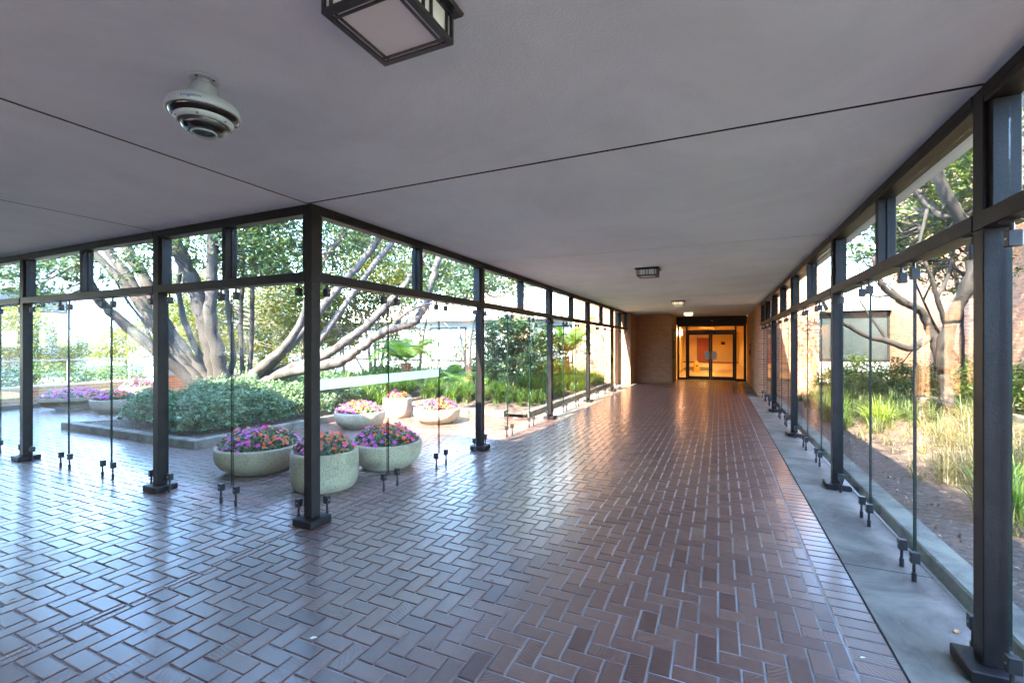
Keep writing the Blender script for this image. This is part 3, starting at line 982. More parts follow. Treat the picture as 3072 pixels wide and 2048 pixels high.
# ================================================================== CEILING LIGHTS
def lantern(x, y, label, milk=None):
    milk = milk or M['milk']
    P = empty('ceiling_light', (x, y, ZC), label=label, cat='ceiling light', group='square bronze lantern lights along the corridor ceiling')
    MB().box(-0.185, 0.185, -0.185, 0.185, -0.020, -0.002, 0.008).build('ceiling_plate', M['blackm'], P)
    H = 0.155
    z0, z1 = -0.128, -0.021
    f = MB()
    t = 0.011
    for sx in (-1, 1):
        for sy in (-1, 1):
            f.box(*sorted((sx * H, sx * (H - t))), *sorted((sy * H, sy * (H - t))), z0, z1)
    # rails low and high
    for z_a, z_b in ((z0, z0 + 0.016), (z1 - 0.010, z1)):
        for s_ in (-1, 1):
            f.box(-H + t, H - t, *sorted((s_ * H, s_ * (H - t))), z_a, z_b)
            f.box(*sorted((s_ * H, s_ * (H - t))), -H + t, H - t, z_a, z_b)
    # upright bars
    for a in (-0.118, 0.118, -0.022, 0.022):
        for s_ in (-1, 1):
            f.box(a - .0045, a + .0045, *sorted((s_ * (H - .001), s_ * (H - .009))), z0 + .016, z1 - .010)
            f.box(*sorted((s_ * (H - .001), s_ * (H - .009))), a - .0045, a + .0045, z0 + .016, z1 - .010)
    # bottom border and inner bars
    for s_ in (-1, 1):
        f.box(-H + t, H - t, *sorted((s_ * (H - t), s_ * (H - .022))), z0, z0 + .005)
        f.box(*sorted((s_ * (H - t), s_ * (H - .022))), -H + .022, H - .022, z0, z0 + .005)
        f.box(-H + .022, H - .022, *sorted((s_ * (H - .033), s_ * (H - .042))), z0 + .001, z0 + .005)
        f.box(*sorted((s_ * (H - .033), s_ * (H - .042))), -H + .042, H - .042, z0 + .001, z0 + .005)
        for q in (-1, 1):
            f.box(*sorted((s_ * (H - .033), s_ * (H - .042))), *sorted((q * (H - .022), q * (H - .033))), z0 + .001, z0 + .005)
    f.build('frame', M['blackm'], P)
    MB().box(-H + .012, H - .012, -H + .012, H - .012, z0 + .006, z0 + .010).build('pane', milk, P)
    for s_ in (-1, 1):
        MB().box(-H + .012, H - .012, *sorted((s_ * (H - .011), s_ * (H - .014))), z0 + .015, z1 - .003).build('pane', milk, P)
        MB().box(*sorted((s_ * (H - .011), s_ * (H - .014))), -H + .015, H - .015, z0 + .015, z1 - .003).build('pane', milk, P)
    return P
l0 = lantern(-1.02, 1.245, 'square bronze lantern light overhead, nearest and cut by the picture top')
c = copy_tree(l0)
c.location = (-1.02, 7.5, ZC)
c['label'] = 'square bronze lantern light, second along the corridor ceiling'
l1 = lantern(-1.02, 13.5, 'lit square bronze lantern light, third along the corridor ceiling', M['litmilk'])
lantern(-1.02, 18.35, 'lit square bronze lantern light nearest the entrance doors', M['litmilkb'])

# ================================================================== SECURITY CAMERA
sc_ = empty('security_camera', (-2.12, 1.30, ZC), label='white dome security camera hanging from the ceiling, blue lettering on its rim', cat='camera')
pr = lambda *a: list(a)
MB().lathe([(0, -.001), (.060, -.001), (.061, -.007), (.055, -.010), (.030, -.011)], 40).build('flange', M['camwhite'], sc_, True)
for a in (20, 110, 200, 290):
    MB().lathe([(0, -.0125), (.006, -.0125), (.006, -.010)], 10).build('screw', M['blackm'], sc_).location = (0.046 * math.cos(R(a)), 0.046 * math.sin(R(a)), 0)
MB().lathe([(.028, -.008), (.028, -.040)], 32).build('neck', M['camwhite'], sc_, True)
MB().lathe([(.026, -.030), (.044, -.030), (.049, -.035), (.067, -.098), (.067, -.103), (.02, -.103)], 48).build('mount_cone', M['camwhite'], sc_, True)
MB().lathe([(.05, -.103), (.064, -.103), (.064, -.109), (.05, -.109)], 48).build('seal_ring', M['blackm'], sc_)
HW = [(.05, -.109), (.070, -.1095), (.110, -.1125), (.126, -.117), (.1345, -.125), (.1395, -.136), (.1435, -.149), (.1455, -.161), (.1445, -.167), (.138, -.168)]
MB().lathe(HW, 64).build('housing', M['camwhite'], sc_, True)
MB().lathe([(.1395, -.1675), (.1380, -.174), (.124, -.188), (.112, -.191)], 64).build('dark_ring', M['camdark'], sc_, True)
MB().lathe([(.1145, -.186), (.1165, -.191), (.114, -.198), (.104, -.208), (.0975, -.211), (.095, -.207)], 64).build('lower_ring', M['camwhite'], sc_, True)
for a in range(0, 360, 60):
    MB().lathe([(0, -.0055), (.0035, -.0055), (.0035, 0)], 8).build('screw', M['blackm'], sc_).location = (0.1085 * math.cos(R(a + 15)), 0.1085 * math.sin(R(a + 15)), -.201)
MB().lathe([(.0930, -.2065), (.090, -.224), (.080, -.238), (.066, -.244), (.056, -.2445), (.0, -.2445)], 56).build('lens_block', M['camdark'], sc_, True)
MB().lathe([(.044, -.2448), (.052, -.2448), (.053, -.249), (.049, -.252), (.045, -.250)], 40).build('lens_ring', M['sil'], sc_, True)
for a in (15, 105, 195, 285):
    MB().lathe([(0.0, -.007), (.006, -.006), (.010, -.003), (.011, 0)], 14).build('lens', M['camdark'], sc_, True).location = (0.066 * math.cos(R(a)), 0.066 * math.sin(R(a)), -.240)
MB().lathe([(.0955 * math.cos(R(t_)), -.209 - .055 * math.sin(R(t_))) for t_ in range(0, 91, 9)], 56).build('dome', M['glass'], sc_, True)
# lettering bent round the rim
fc = bpy.data.curves.new('rim_lettering', 'FONT')
fc.body = "avigilon"
fc.size = 0.022
fc.align_x = 'CENTER'
fc.extrude = 0.0002
fc.offset = 0.0003
fc.space_character = 1.15
fo = bpy.data.objects.new('rim_lettering', fc)
COL.objects.link(fo)
bpy.context.view_layer.update()
tm = bpy.data.meshes.new_from_object(fo.evaluated_get(bpy.context.evaluated_depsgraph_get()))
bpy.data.objects.remove(fo)
th0 = math.atan2(-1.30, 2.12) - R(20)
for v in tm.vertices:
    x_, y_, z_ = v.co
    # slope of the housing between (.141,-.146) and (.113,-.124)
    zz = -0.1535 + y_ * 0.95
    r_ = float(np.interp(-zz, [.117, .125, .136, .149, .161], [.126, .1345, .1395, .1435, .1455])) + 0.0009 + z_
    th = th0 + x_ / 0.143
    v.co = (r_ * math.cos(th), r_ * math.sin(th), zz)
tm.materials.clear()
tm.materials.append(M['brand'])
link('rim_lettering', tm, sc_)

# ================================================================== PLANTS
def quads(name, centers, sizes, m, parent=None, asp=0.5, droop=0.0, normal_up=0.35, fold=0.25):
    """leaves: folded rhombi with random attitude"""
    n = len(centers)
    c = np.asarray(centers, dtype=np.float64)
    s = np.asarray(sizes, dtype=np.float64).reshape(-1, 1) * np.ones((n, 1))
    d = rng.normal(size=(n, 3)); d[:, 2] = d[:, 2] * 0.6 - droop
    d /= np.linalg.norm(d, axis=1, keepdims=True)
    u = rng.normal(size=(n, 3)); u[:, 2] += normal_up * 3
    sdir = np.cross(d, u); sdir /= np.linalg.norm(sdir, axis=1, keepdims=True)
    up = np.cross(sdir, d)
    L = d * s; W = sdir * s * asp * 0.5
    v = np.stack([c - L * .5, c + W + up * s * fold * .2, c + L * .5, c - W + up * s * fold * .2], 1).reshape(-1, 3)
    me = bpy.data.meshes.new(name)
    me.vertices.add(4 * n)
    me.vertices.foreach_set('co', v.ravel())
    me.loops.add(4 * n)
    me.loops.foreach_set('vertex_index', np.arange(4 * n, dtype=np.int32))
    me.polygons.add(n)
    me.polygons.foreach_set('loop_start', np.arange(0, 4 * n, 4, dtype=np.int32))
    me.polygons.foreach_set('loop_total', np.full(n, 4, dtype=np.int32))
    me.materials.append(m)
    me.update(calc_edges=True)
    return link(name, me, parent)

def clumps(c, r, n, k=40, tight=0.16):
    """n points in k small clumps inside an ellipsoid c, r (3)"""
    q = rng.normal(size=(k, 3)); q /= np.linalg.norm(q, axis=1, keepdims=True)
    q *= (rng.uniform(0.15, 1, (k, 1)) ** (1 / 2.2))
    q = q * np.array(r) + np.array(c)
    idx = rng.integers(0, k, n)
    sz = rng.uniform(0.5, 1.5, k)[idx][:, None]
    return q[idx] + rng.normal(size=(n, 3)) * np.array(r).mean() * tight * sz * np.array([1.2, 1.2, 0.7]), q

def smooth_path(pts, n=5):
    """Catmull-Rom through points"""
    P_ = [Vector(p) for p in pts]
    P_ = [P_[0] * 2 - P_[1]] + P_ + [P_[-1] * 2 - P_[-2]]
    out = []
    for i in range(1, len(P_) - 2):
        for k in range(n):
            t = k / n
            a, b_, c, d = P_[i - 1], P_[i], P_[i + 1], P_[i + 2]
            out.append(0.5 * ((2 * b_) + (c - a) * t + (2 * a - 5 * b_ + 4 * c - d) * t * t + (3 * b_ - a - 3 * c + d) * t ** 3))
    out.append(P_[-2])
    return out

def limb(mb, pts, r0, r1, n=10, seg=6):
    path = smooth_path(pts, seg)
    m_ = len(path)
    for i, p in enumerate(path):
        if 0 < i < m_ - 1:
            p += Vector((random.uniform(-1, 1), random.uniform(-1, 1), random.uniform(-1, 1))) * r0 * 0.10
    rad = [(r0 + (r1 - r0) * (i / (m_ - 1)) ** .8) * .84 * random.uniform(.90, 1.10) for i in range(m_)]
    mb.tube(path, rad, n, wob=0.09)
    return path, rad

def tree(name, label, base, limbs, crowns, bark, leaf, lsize=0.07, cat='tree', group=None, twigs=True, asp=0.5):
    P = empty(name, base, label=label, cat=cat, group=group)
    B = Vector(base)
    mb = MB()
    tips = []
    for pts, r0, r1 in limbs:
        path, rad = limb(mb, [Vector(p) - B for p in pts], r0, r1)
        tips += path[len(path) // 2:]
    allc, alls = [], []
    for (c, r, n, k) in crowns:
        cc = np.array(c) - np.array(base)
        p, q = clumps(cc, r, n, k)
        allc.append(p)
        if twigs and tips:
            for t_ in q[::2]:
                t_ = Vector(t_)
                s_ = min(tips, key=lambda a: (a - t_).length)
                if (s_ - t_).length < 4.5:
                    mid = (s_ + t_) / 2 + Vector((random.uniform(-.15, .15), random.uniform(-.15, .15), random.uniform(-.25, .1)))
                    mb.tube(smooth_path([s_, mid, t_], 3), [0.022, .02, .017, .014, .011, .008, .005], 5, cap=False)
    mb.build('trunk', bark, P, smooth=True)
    if allc:
        a = np.concatenate(allc)
        quads('crown', a, rng.uniform(lsize * .6, lsize * 1.3, len(a)), leaf, P, asp=asp)
    return P

# ---- main many-stemmed tree
tree('spreading_tree', 'large many-stemmed grey tree fanning out of the shrub bed', (-10.28, 6.32, 0.50),
     [([(-10.28, 6.32, 0.45), (-10.53, 6.10, 0.80), (-10.87, 5.61, 1.47), (-11.18, 5.14, 2.08), (-11.30, 4.87, 2.46), (-11.32, 4.64, 3.00), (-11.39, 4.50, 3.36), (-11.37, 4.39, 4.13)], .16, .06),
      ([(-10.24, 6.34, 0.50), (-10.89, 6.04, 1.31), (-11.42, 5.80, 2.17), (-11.86, 5.60, 2.85), (-12.42, 5.24, 3.58), (-12.81, 4.95, 4.08)], .19, .07),
      ([(-10.30, 6.42, 0.49), (-10.87, 6.16, 1.26), (-11.44, 5.90, 2.13), (-11.84, 5.72, 2.86), (-12.39, 5.47, 3.73), (-12.72, 5.21, 4.71)], .20, .10),
      ([(-10.21, 6.46, 0.49), (-10.84, 6.28, 1.26), (-11.36, 6.05, 2.14), (-11.69, 5.90, 2.97), (-12.13, 5.70, 3.79), (-12.49, 5.53, 4.67)], .20, .11),
      ([(-10.22, 6.56, 0.43), (-10.21, 6.46, 1.26), (-10.33, 6.30, 2.17), (-10.54, 6.20, 2.97), (-10.91, 6.03, 3.93), (-11.16, 5.92, 4.90)], .23, .16),
      ([(-9.75, 6.45, 0.46), (-9.79, 6.32, 1.17), (-9.86, 6.18, 2.09), (-9.83, 6.19, 2.94), (-9.82, 6.20, 3.87), (-9.79, 6.21, 4.89)], .17, .12),
      ([(-10.54, 6.20, 2.97), (-10.50, 6.00, 3.33), (-11.04, 5.53, 3.80)], .05, .03),
      ([(-10.42, 6.69, 0.51), (-10.99, 6.65, 1.25), (-11.53, 6.63, 2.07), (-11.78, 6.63, 3.01), (-11.70, 6.77, 3.97), (-11.60, 6.82, 4.92)], .10, .05),
      ([(-10.24, 6.77, 0.51), (-10.30, 6.97, 1.25), (-10.46, 7.00, 2.06), (-10.54, 6.97, 3.09), (-10.54, 7.08, 4.13)], .09, .05),
      ([(-10.87, 5.61, 1.47), (-11.04, 5.53, 2.01), (-11.18, 5.36, 2.37), (-11.37, 5.16, 2.90)], .05, .02)],
     [((-11.81, 4.31, 2.94), (1.0, .8, .55), 3000, 26), ((-10.80, 5.53, 3.50), (.7, .6, .5), 1200, 14), ((-11.07, 6.51, 3.86), (.6, .6, .6), 800, 10),
      ((-9.70, 7.13, 3.86), (1.3, 1.0, .9), 9000, 60), ((-9.43, 7.25, 4.77), (1.5, 1.2, .9), 5000, 30),
      ((-11.5, 4.0, 6.6), (3.0, 2.2, 1.1), 8000, 60),  # unseen crown over the roof, added to shade the trunks and bed
      ((-10.71, 6.67, 5.47), (1.6, 1.6, .9), 3500, 40)],
     M['bark'], M['leafd'], 0.085)
tree('low_limbed_tree', 'pale grey tree with long low limbs reaching right from the shrub bed', (-9.37, 6.73, 0.50),
     [([(-9.63, 6.61, 0.45), (-8.78, 6.56, 1.04), (-8.10, 6.54, 1.46), (-7.61, 6.54, 1.99), (-7.29, 6.57, 2.76)], .17, .06),
      ([(-9.50, 6.67, 0.45), (-8.45, 6.71, 0.91), (-7.43, 6.73, 1.07), (-6.77, 6.81, 1.23), (-6.39, 6.87, 1.46), (-6.13, 6.99, 1.68), (-5.78, 7.04, 1.84), (-5.31, 7.25, 2.02), (-5.07, 7.36, 2.66), (-4.98, 7.41, 3.05), (-4.83, 7.47, 3.49)], .14, .07),
      ([(-9.50, 6.67, 0.50), (-8.37, 6.75, 1.00), (-7.51, 6.80, 1.22), (-6.88, 6.98, 1.59), (-6.27, 7.15, 2.06), (-5.81, 7.36, 2.61), (-5.43, 7.53, 3.20), (-5.15, 7.65, 3.90)], .15, .06),
      ([(-8.97, 6.69, 0.89), (-7.95, 6.94, 1.87), (-7.36, 7.20, 2.65), (-6.89, 7.41, 3.23), (-6.53, 7.58, 3.77), (-6.23, 7.71, 4.49)], .12, .07),
      ([(-7.59, 6.88, 1.46), (-7.04, 7.24, 2.46), (-6.54, 7.46, 3.21), (-6.18, 7.63, 3.70), (-5.80, 7.80, 4.46)], .09, .06),
      ([(-8.11, 7.08, 2.39), (-7.79, 7.23, 3.29), (-7.58, 7.32, 3.59), (-7.29, 7.45, 4.00), (-7.00, 7.58, 4.74)], .08, .05),
      ([(-5.78, 7.04, 1.84), (-5.46, 7.08, 2.13), (-5.06, 7.15, 2.29), (-4.52, 7.28, 2.36)], .05, .02)],
     [((-8.14, 7.84, 3.86), (1.1, 1.2, .9), 3600, 40), ((-6.71, 7.94, 4.13), (1.4, 1.2, .8), 3000, 40), ((-5.11, 7.90, 2.97), (1.1, .9, .8), 3200, 40), ((-7.84, 7.42, 5.28), (2.6, 2.2, 1.0), 7000, 50), ((-5.66, 8.41, 5.09), (2.0, 2.0, .9), 4500, 40), ((-6.2, 3.8, 6.4), (3.0, 2.0, 1.0), 6000, 60)],  # last crown is out of view over the roof, added for shade
     M['barkp'], M['leafd'], 0.085)
tree('straight_tree', 'two straight slender dark trunks side by side behind the spreading tree', (-11.34, 8.03, 0.52),
     [([(-11.40, 8.01, 0.40), (-11.47, 7.97, 1.89), (-11.44, 7.99, 3.27), (-11.44, 7.99, 5.11)], .075, .06), ([(-11.27, 8.06, 0.40), (-11.30, 8.16, 1.90), (-11.28, 8.17, 3.29), (-11.26, 8.18, 5.14)], .075, .06)],
     [((-11.26, 8.40, 4.26), (1.3, 1.0, 1.0), 7000, 50), ((-11.68, 8.21, 5.55), (1.6, 1.3, 1.0), 5000, 40)], M['bark'], M['leafm'], 0.085)
tree('light_tree', 'yellow green tree of many thin crossing stems in the sun beyond the bed', (-9.64, 11.00, 0.61),
     [([(-9.70, 10.97, 0.34), (-9.88, 10.89, 1.95), (-10.25, 10.72, 3.02), (-10.61, 10.56, 4.63)], .07, .03), ([(-9.64, 11.00, 0.34), (-9.58, 11.03, 1.95), (-9.33, 11.14, 3.29), (-9.46, 11.08, 4.90)], .06, .03),
      ([(-9.58, 11.03, 0.34), (-9.27, 11.17, 1.68), (-8.72, 11.42, 2.89), (-8.24, 11.64, 4.50)], .06, .03), ([(-9.90, 11.10, 0.33), (-10.52, 10.82, 1.55), (-11.14, 10.54, 2.77), (-11.32, 10.46, 4.13)], .05, .02),
      ([(-9.53, 11.27, 0.33), (-9.22, 11.63, 2.24), (-9.04, 11.71, 3.62), (-9.10, 11.69, 5.27)], .05, .03), ([(-10.94, 11.07, 0.29), (-10.94, 11.07, 1.69), (-10.62, 11.21, 2.95), (-10.18, 11.41, 4.76)], .05, .02)],
     [((-10.74, 11.05, 3.63), (1.6, 1.2, 1.6), 8200, 120), ((-9.73, 11.51, 3.91), (1.6, 1.2, 1.5), 8200, 120), ((-9.67, 11.86, 2.26), (1.2, .9, .9), 2600, 50), ((-11.37, 11.31, 1.98), (1.0, .9, .8), 1800, 40), ((-10.24, 11.28, 5.85), (2.6, 1.8, 1.2), 5000, 60)],
     M['barkw'], M['leafy'], 0.10)
tree('backdrop_tree', 'yellow green tree filling the gaps between the leaning trunks', (-14.64, 8.73, 0.34),
     [([(-14.64, 8.73, 0.34), (-14.58, 8.76, 1.95), (-14.76, 8.68, 3.43)], .05, .02), ([(-14.62, 8.74, 0.34), (-14.03, 9.01, 1.95), (-13.79, 9.12, 3.43)], .04, .02)],
     [((-14.76, 8.68, 2.89), (1.3, 1.0, 1.3), 5200, 90), ((-14.03, 9.01, 1.42), (1.2, .9, .7), 3200, 50), ((-12.13, 10.09, 2.77), (1.2, .9, 1.2), 4200, 70), ((-12.57, 9.67, 1.15), (1.2, .8, .5), 2800, 40)], M['barkw'], M['leafy'], 0.10)
tree('backdrop_tree', 'dense green tree filling the space before the far building', (-13.25, 11.56, 0.17),
     [([(-13.25, 11.56, 0.17), (-13.39, 11.50, 2.01), (-13.80, 11.31, 3.85)], .09, .04), ([(-13.25, 11.56, 0.17), (-12.76, 11.78, 2.32), (-12.41, 11.94, 4.15)], .07, .03)],
     [((-14.08, 11.18, 3.08), (2.2, 1.2, 1.6), 7000, 110), ((-16.25, 10.75, 2.02), (2.0, 1.2, 1.2), 5000, 70), ((-13.09, 12.18, 2.34), (1.6, 1.0, 1.2), 4500, 60)], M['barkw'], M['leafm'], 0.12)
tree('backdrop_tree', 'yellowish tree before the blue windows of the far building', (-9.92, 13.62, 0.13),
     [([(-9.92, 13.62, 0.13), (-9.71, 13.72, 2.02), (-9.35, 13.88, 3.92)], .06, .03)],
     [((-9.92, 13.62, 3.92), (2.0, 1.0, 1.1), 6000, 80), ((-7.39, 14.22, 4.15), (1.8, 1.0, .9), 4500, 60)], M['barkw'], M['leafy'], 0.11)
tree('airy_tree', 'airy pale tree with sparse leaves before the window of the far building', (-6.51, 11.32, 0.43),
     [([(-6.51, 11.32, 0.43), (-6.68, 11.24, 1.67), (-6.91, 11.14, 2.67), (-7.25, 10.99, 3.91)], .05, .02), ([(-6.48, 11.34, 0.43), (-6.40, 11.37, 1.92), (-6.12, 11.50, 2.92), (-5.66, 11.71, 3.91)], .05, .02), ([(-6.68, 11.24, 1.67), (-7.36, 10.93, 2.42), (-7.82, 10.73, 3.04)], .03, .012)],
     [((-6.68, 11.24, 3.42), (1.4, 1.0, .9), 2600, 60), ((-5.55, 11.76, 3.42), (1.1, .9, .8), 2400, 50), ((-5.33, 11.86, 4.41), (1.5, 1.2, .8), 2600, 40)], M['barkw'], M['leafm'], 0.085)
tree('camellia', 'glossy dark leaved camellia bush in the second courtyard bay', (-4.75, 10.36, 0.19),
     [([(-4.75, 10.36, 0.19), (-4.79, 10.35, 0.79), (-4.87, 10.31, 1.55), (-4.97, 10.26, 2.10)], .04, .015), ([(-4.72, 10.38, 0.19), (-4.62, 10.42, 0.90), (-4.43, 10.40, 1.55)], .035, .012), ([(-4.77, 10.35, 0.35), (-5.01, 10.35, 1.00), (-5.21, 10.26, 1.44)], .03, .012)],
     [((-4.82, 10.33, 1.77), (.62, .6, .62), 5200, 60), ((-4.53, 10.35, 1.12), (.5, .5, .35), 2000, 24), ((-5.16, 10.40, 1.11), (.4, .4, .4), 1300, 20)], M['barkw'], M['leafc'], 0.085, cat='bush', asp=0.6)
tree('bush', 'mid green loose bush between camellia and tree fern', (-4.60, 12.85, 0.05),
     [([(-4.60, 12.85, 0.05), (-4.60, 12.85, 1.03), (-4.65, 12.83, 1.81)], .03, .012)],
     [((-4.60, 12.85, 1.42), (.55, .5, .75), 3600, 44)], M['barkw'], M['leafm'], 0.08, cat='bush')
tree('twiggy_tree', 'thin twiggy tree against the pale sky near the corridor far end', (-4.51, 15.08, 0.21),
     [([(-4.51, 15.08, 0.21), (-4.60, 15.05, 1.70), (-4.76, 14.97, 2.89), (-4.89, 14.91, 4.09)], .035, .012), ([(-4.60, 15.05, 1.70), (-4.35, 15.16, 2.89), (-4.42, 15.13, 4.09)], .02, .01)],
     [((-4.76, 14.97, 3.19), (.9, .6, .8), 420, 40)], M['barkw'], M['leafm'], 0.07)

# ---- trees beyond the terrace on the left (sunlit)
for i, (b_, cr, lf, lb_) in enumerate([
        ((-34.09, 10.89, -0.52), [((-33.88, 10.98, 2.01), (2.6, 2.0, 1.8), 9000, 90)], 'leafy', 'sunlit yellow green tree beyond the terrace at the left edge'),
        ((-35.30, 13.64, -0.78), [((-35.53, 13.53, 1.03), (2.2, 1.8, .9), 5000, 50)], 'leafy', 'low sunlit yellow tree beyond the terrace, between taller ones'),
        ((-29.63, 14.01, -0.60), [((-29.41, 14.11, 1.55), (2.0, 1.8, 1.3), 6500, 60)], 'leafy', 'rounded sunlit tree beyond the terrace left of the leaning trunk'),
        ((-23.39, 13.55, -0.34), [((-23.58, 13.46, 2.50), (2.2, 1.6, 1.6), 6500, 60)], 'leafm', 'green tree behind the leaning trunks'),
        ((-21.13, 16.77, -0.52), [((-20.92, 16.87, 2.70), (3.0, 1.8, 2.0), 8000, 80)], 'leafm', 'green tree behind the straight slender trunks')]):
    t_ = (b_[0], b_[1], b_[2] + 1.5)
    tree('terrace_tree', lb_, b_, [([b_, t_, cr[0][0]], .12, .05)], cr, M['barkw'], M[lf], 0.14, group='trees beyond the courtyard')

# ---- right garden tree
tree('garden_tree', 'spreading grey barked tree with low bent limbs outside the right glass wall', (3.48, 9.92, 0.53),
     [([(3.50, 9.93, 0.50), (3.41, 9.89, 1.11), (3.25, 9.82, 1.70), (3.06, 9.62, 2.05), (2.77, 9.38, 2.22), (2.50, 9.15, 2.37), (2.32, 8.96, 2.56), (2.20, 8.79, 2.91)], .11, .04),
      ([(3.25, 9.82, 1.70), (2.93, 9.67, 1.48), (2.54, 9.39, 1.60), (2.22, 9.13, 1.67), (1.82, 8.84, 1.89), (1.60, 8.63, 2.03), (1.47, 8.57, 2.31)], .07, .03),
      ([(2.54, 9.39, 1.60), (2.42, 9.33, 1.80), (2.30, 9.28, 1.97), (2.12, 9.20, 2.27)], .035, .015),
      ([(3.41, 9.89, 1.11), (3.39, 9.66, 1.76), (3.51, 9.28, 2.49), (3.48, 9.05, 3.05), (3.19, 8.70, 3.41), (2.92, 8.46, 3.76), (2.77, 8.28, 4.06), (2.62, 8.22, 4.55)], .13, .07),
      ([(3.19, 8.70, 3.41), (2.92, 8.68, 3.47), (2.67, 8.68, 3.89), (2.52, 8.61, 3.99), (2.22, 8.59, 4.26)], .07, .03),
      ([(3.39, 9.66, 1.76), (3.15, 9.33, 2.29), (3.03, 9.17, 2.57), (2.87, 8.99, 2.89), (2.81, 8.96, 3.36)], .045, .025),
      ([(3.15, 9.33, 2.29), (3.29, 9.40, 2.58), (3.39, 9.44, 3.04), (3.39, 9.44, 3.55)], .035, .02),
      ([(2.80, 8.63, 3.54), (2.73, 8.70, 3.05), (2.71, 8.92, 2.55)], .03, .012),
      ([(3.48, 9.05, 3.05), (3.42, 8.80, 3.51), (3.40, 8.57, 3.94)], .06, .04)],
     [((3.29, 9.18, 4.03), (.8, .7, .6), 4600, 60), ((2.82, 9.19, 3.69), (.7, .6, .5), 1500, 30), ((2.28, 9.60, 3.34), (.6, .6, .5), 1400, 24), ((2.86, 10.08, 3.08), (.6, .6, .4), 700, 20), ((3.74, 10.04, 2.86), (.6, .5, .5), 900, 20),
      ((3.05, 9.07, 5.17), (1.8, 1.8, .9), 5000, 60), ((2.59, 10.51, 5.29), (1.8, 1.6, .8), 3600, 40), ((2.18, 11.97, 4.52), (1.3, 1.2, .6), 2000, 30)],
     M['bark'], M['leafm'], 0.075)

tree('tangled_tree', 'thin dark tangled tree close against the sunlit brick wall', (4.26, 11.60, 0.41),
     [([(4.26, 11.60, 0.41), (4.29, 11.61, 1.47), (4.26, 11.60, 2.39), (4.09, 11.41, 3.22), (4.08, 11.30, 4.18)], .06, .03),
      ([(4.28, 11.60, 1.21), (3.96, 11.57, 1.72), (3.65, 11.43, 2.40), (3.37, 11.30, 3.17), (3.26, 11.25, 3.85)], .035, .012),
      ([(4.26, 11.60, 2.14), (4.38, 11.43, 2.78), (4.53, 11.39, 3.42)], .03, .012),
      ([(3.96, 11.57, 1.72), (3.61, 11.52, 1.55), (3.25, 11.47, 1.03)], .022, .009),
      ([(3.65, 11.43, 2.40), (3.88, 11.53, 3.00), (3.91, 11.44, 3.66), (3.68, 11.33, 4.41)], .022, .009),
      ([(3.37, 11.30, 3.17), (3.06, 11.27, 3.44), (2.78, 11.15, 3.88)], .018, .007),
      ([(4.09, 11.41, 3.22), (3.79, 11.27, 3.46), (3.45, 11.12, 3.46)], .018, .007)],
     [((3.91, 11.44, 3.66), (.9, .8, .5), 2200, 50), ((3.37, 11.41, 3.19), (.7, .7, .4), 1100, 30), ((4.23, 11.36, 4.10), (.8, .8, .6), 2200, 40), ((3.06, 11.27, 3.70), (.6, .5, .4), 900, 24)], M['bark'], M['leafy'], 0.07)
tree('added_shade_tree', 'added leafy tree behind the viewer, shading the right garden', (4.2, -1.6, .1),  # unseen tree, added so its crown shades the garden and dapples the wall
     [([(4.2, -1.6, -.1), (4.0, -1.3, 1.6), (3.6, -.6, 3.2), (3.0, .6, 5.4)], .13, .06), ([(4.0, -1.3, 1.6), (4.6, -.6, 3.4), (5.0, .8, 5.6)], .09, .04)],
     [((1.6, -1.2, 6.3), (2.4, 3.0, 1.0), 9000, 80), ((3.9, -3.0, 6.5), (2.2, 2.5, 1.1), 7000, 60), ((4.2, 4.8, 6.5), (1.7, 3.2, .9), 9000, 110)], M['bark'], M['leafm'], .10)
# ---- azalea mounds
az = [(-7.75, 4.85, .55, .42), (-8.45, 5.0, .6, .46), (-9.2, 4.95, .6, .46), (-9.85, 5.2, .5, .4), (-7.65, 5.65, .55, .48), (-8.35, 5.9, .62, .52), (-9.15, 5.95, .62, .52), (-7.7, 6.6, .6, .5), (-8.4, 6.95, .65, .52), (-9.3, 7.0, .65, .52), (-7.9, 7.7, .6, .5), (-8.8, 8.0, .6, .5), (-10.1, 7.6, .6, .5), (-10.0, 6.6, .5, .5)]
azl = ['at the kerb corner of the bed', 'second from the kerb corner on the front edge', 'third along the front kerb of the bed', 'overhanging the pointed left end of the bed', 'beside the right kerb behind the corner mound', 'in the middle of the bed behind the front row', 'left of the bed middle before the trunks', 'beside the right kerb halfway back', 'before the straight slender trunks', 'directly before the spreading trunk', 'near the right kerb at the back', 'behind the spreading tree on the right', 'at the back left of the spreading tree', 'left of the spreading trunk']
for (x, y, r, h), l_ in zip(az, azl):
    z0 = hbed(x, y)
    P = empty('azalea_bush', (x, y, z0), label='low rounded azalea bush ' + l_, cat='bush', group='azalea bushes in the kerbed bed')
    n = 5200
    d = rng.normal(size=(n, 3)); d /= np.linalg.norm(d, axis=1, keepdims=True); d[:, 2] = np.abs(d[:, 2])
    lump = 1 + 0.16 * np.sin(d[:, 0] * 9 + x * 7) * np.sin(d[:, 1] * 8 + y * 5) + 0.10 * np.sin(d[:, 2] * 14 + x * 3)
    rad = lump * rng.uniform(0.72, 1.04, n) * rng.choice([1, 1, 1, 1.12], n)
    pts = d * rad[:, None] * np.array([r, r, h]) + np.array([0, 0, 0.02])
    quads('foliage', pts, rng.uniform(.04, .085, n), M['leafa'], P, asp=0.42)
    mb = MB()
    for k in range(9):
        a = random.uniform(0, 6.28)
        mb.tube([(0, 0, -0.05), (math.cos(a) * r * .4, math.sin(a) * r * .4, h * .45), (math.cos(a) * r * .75, math.sin(a) * r * .75, h * .7)], [.012, .009, .005], 5)
    mb.build('stem', M['barkw'], P)

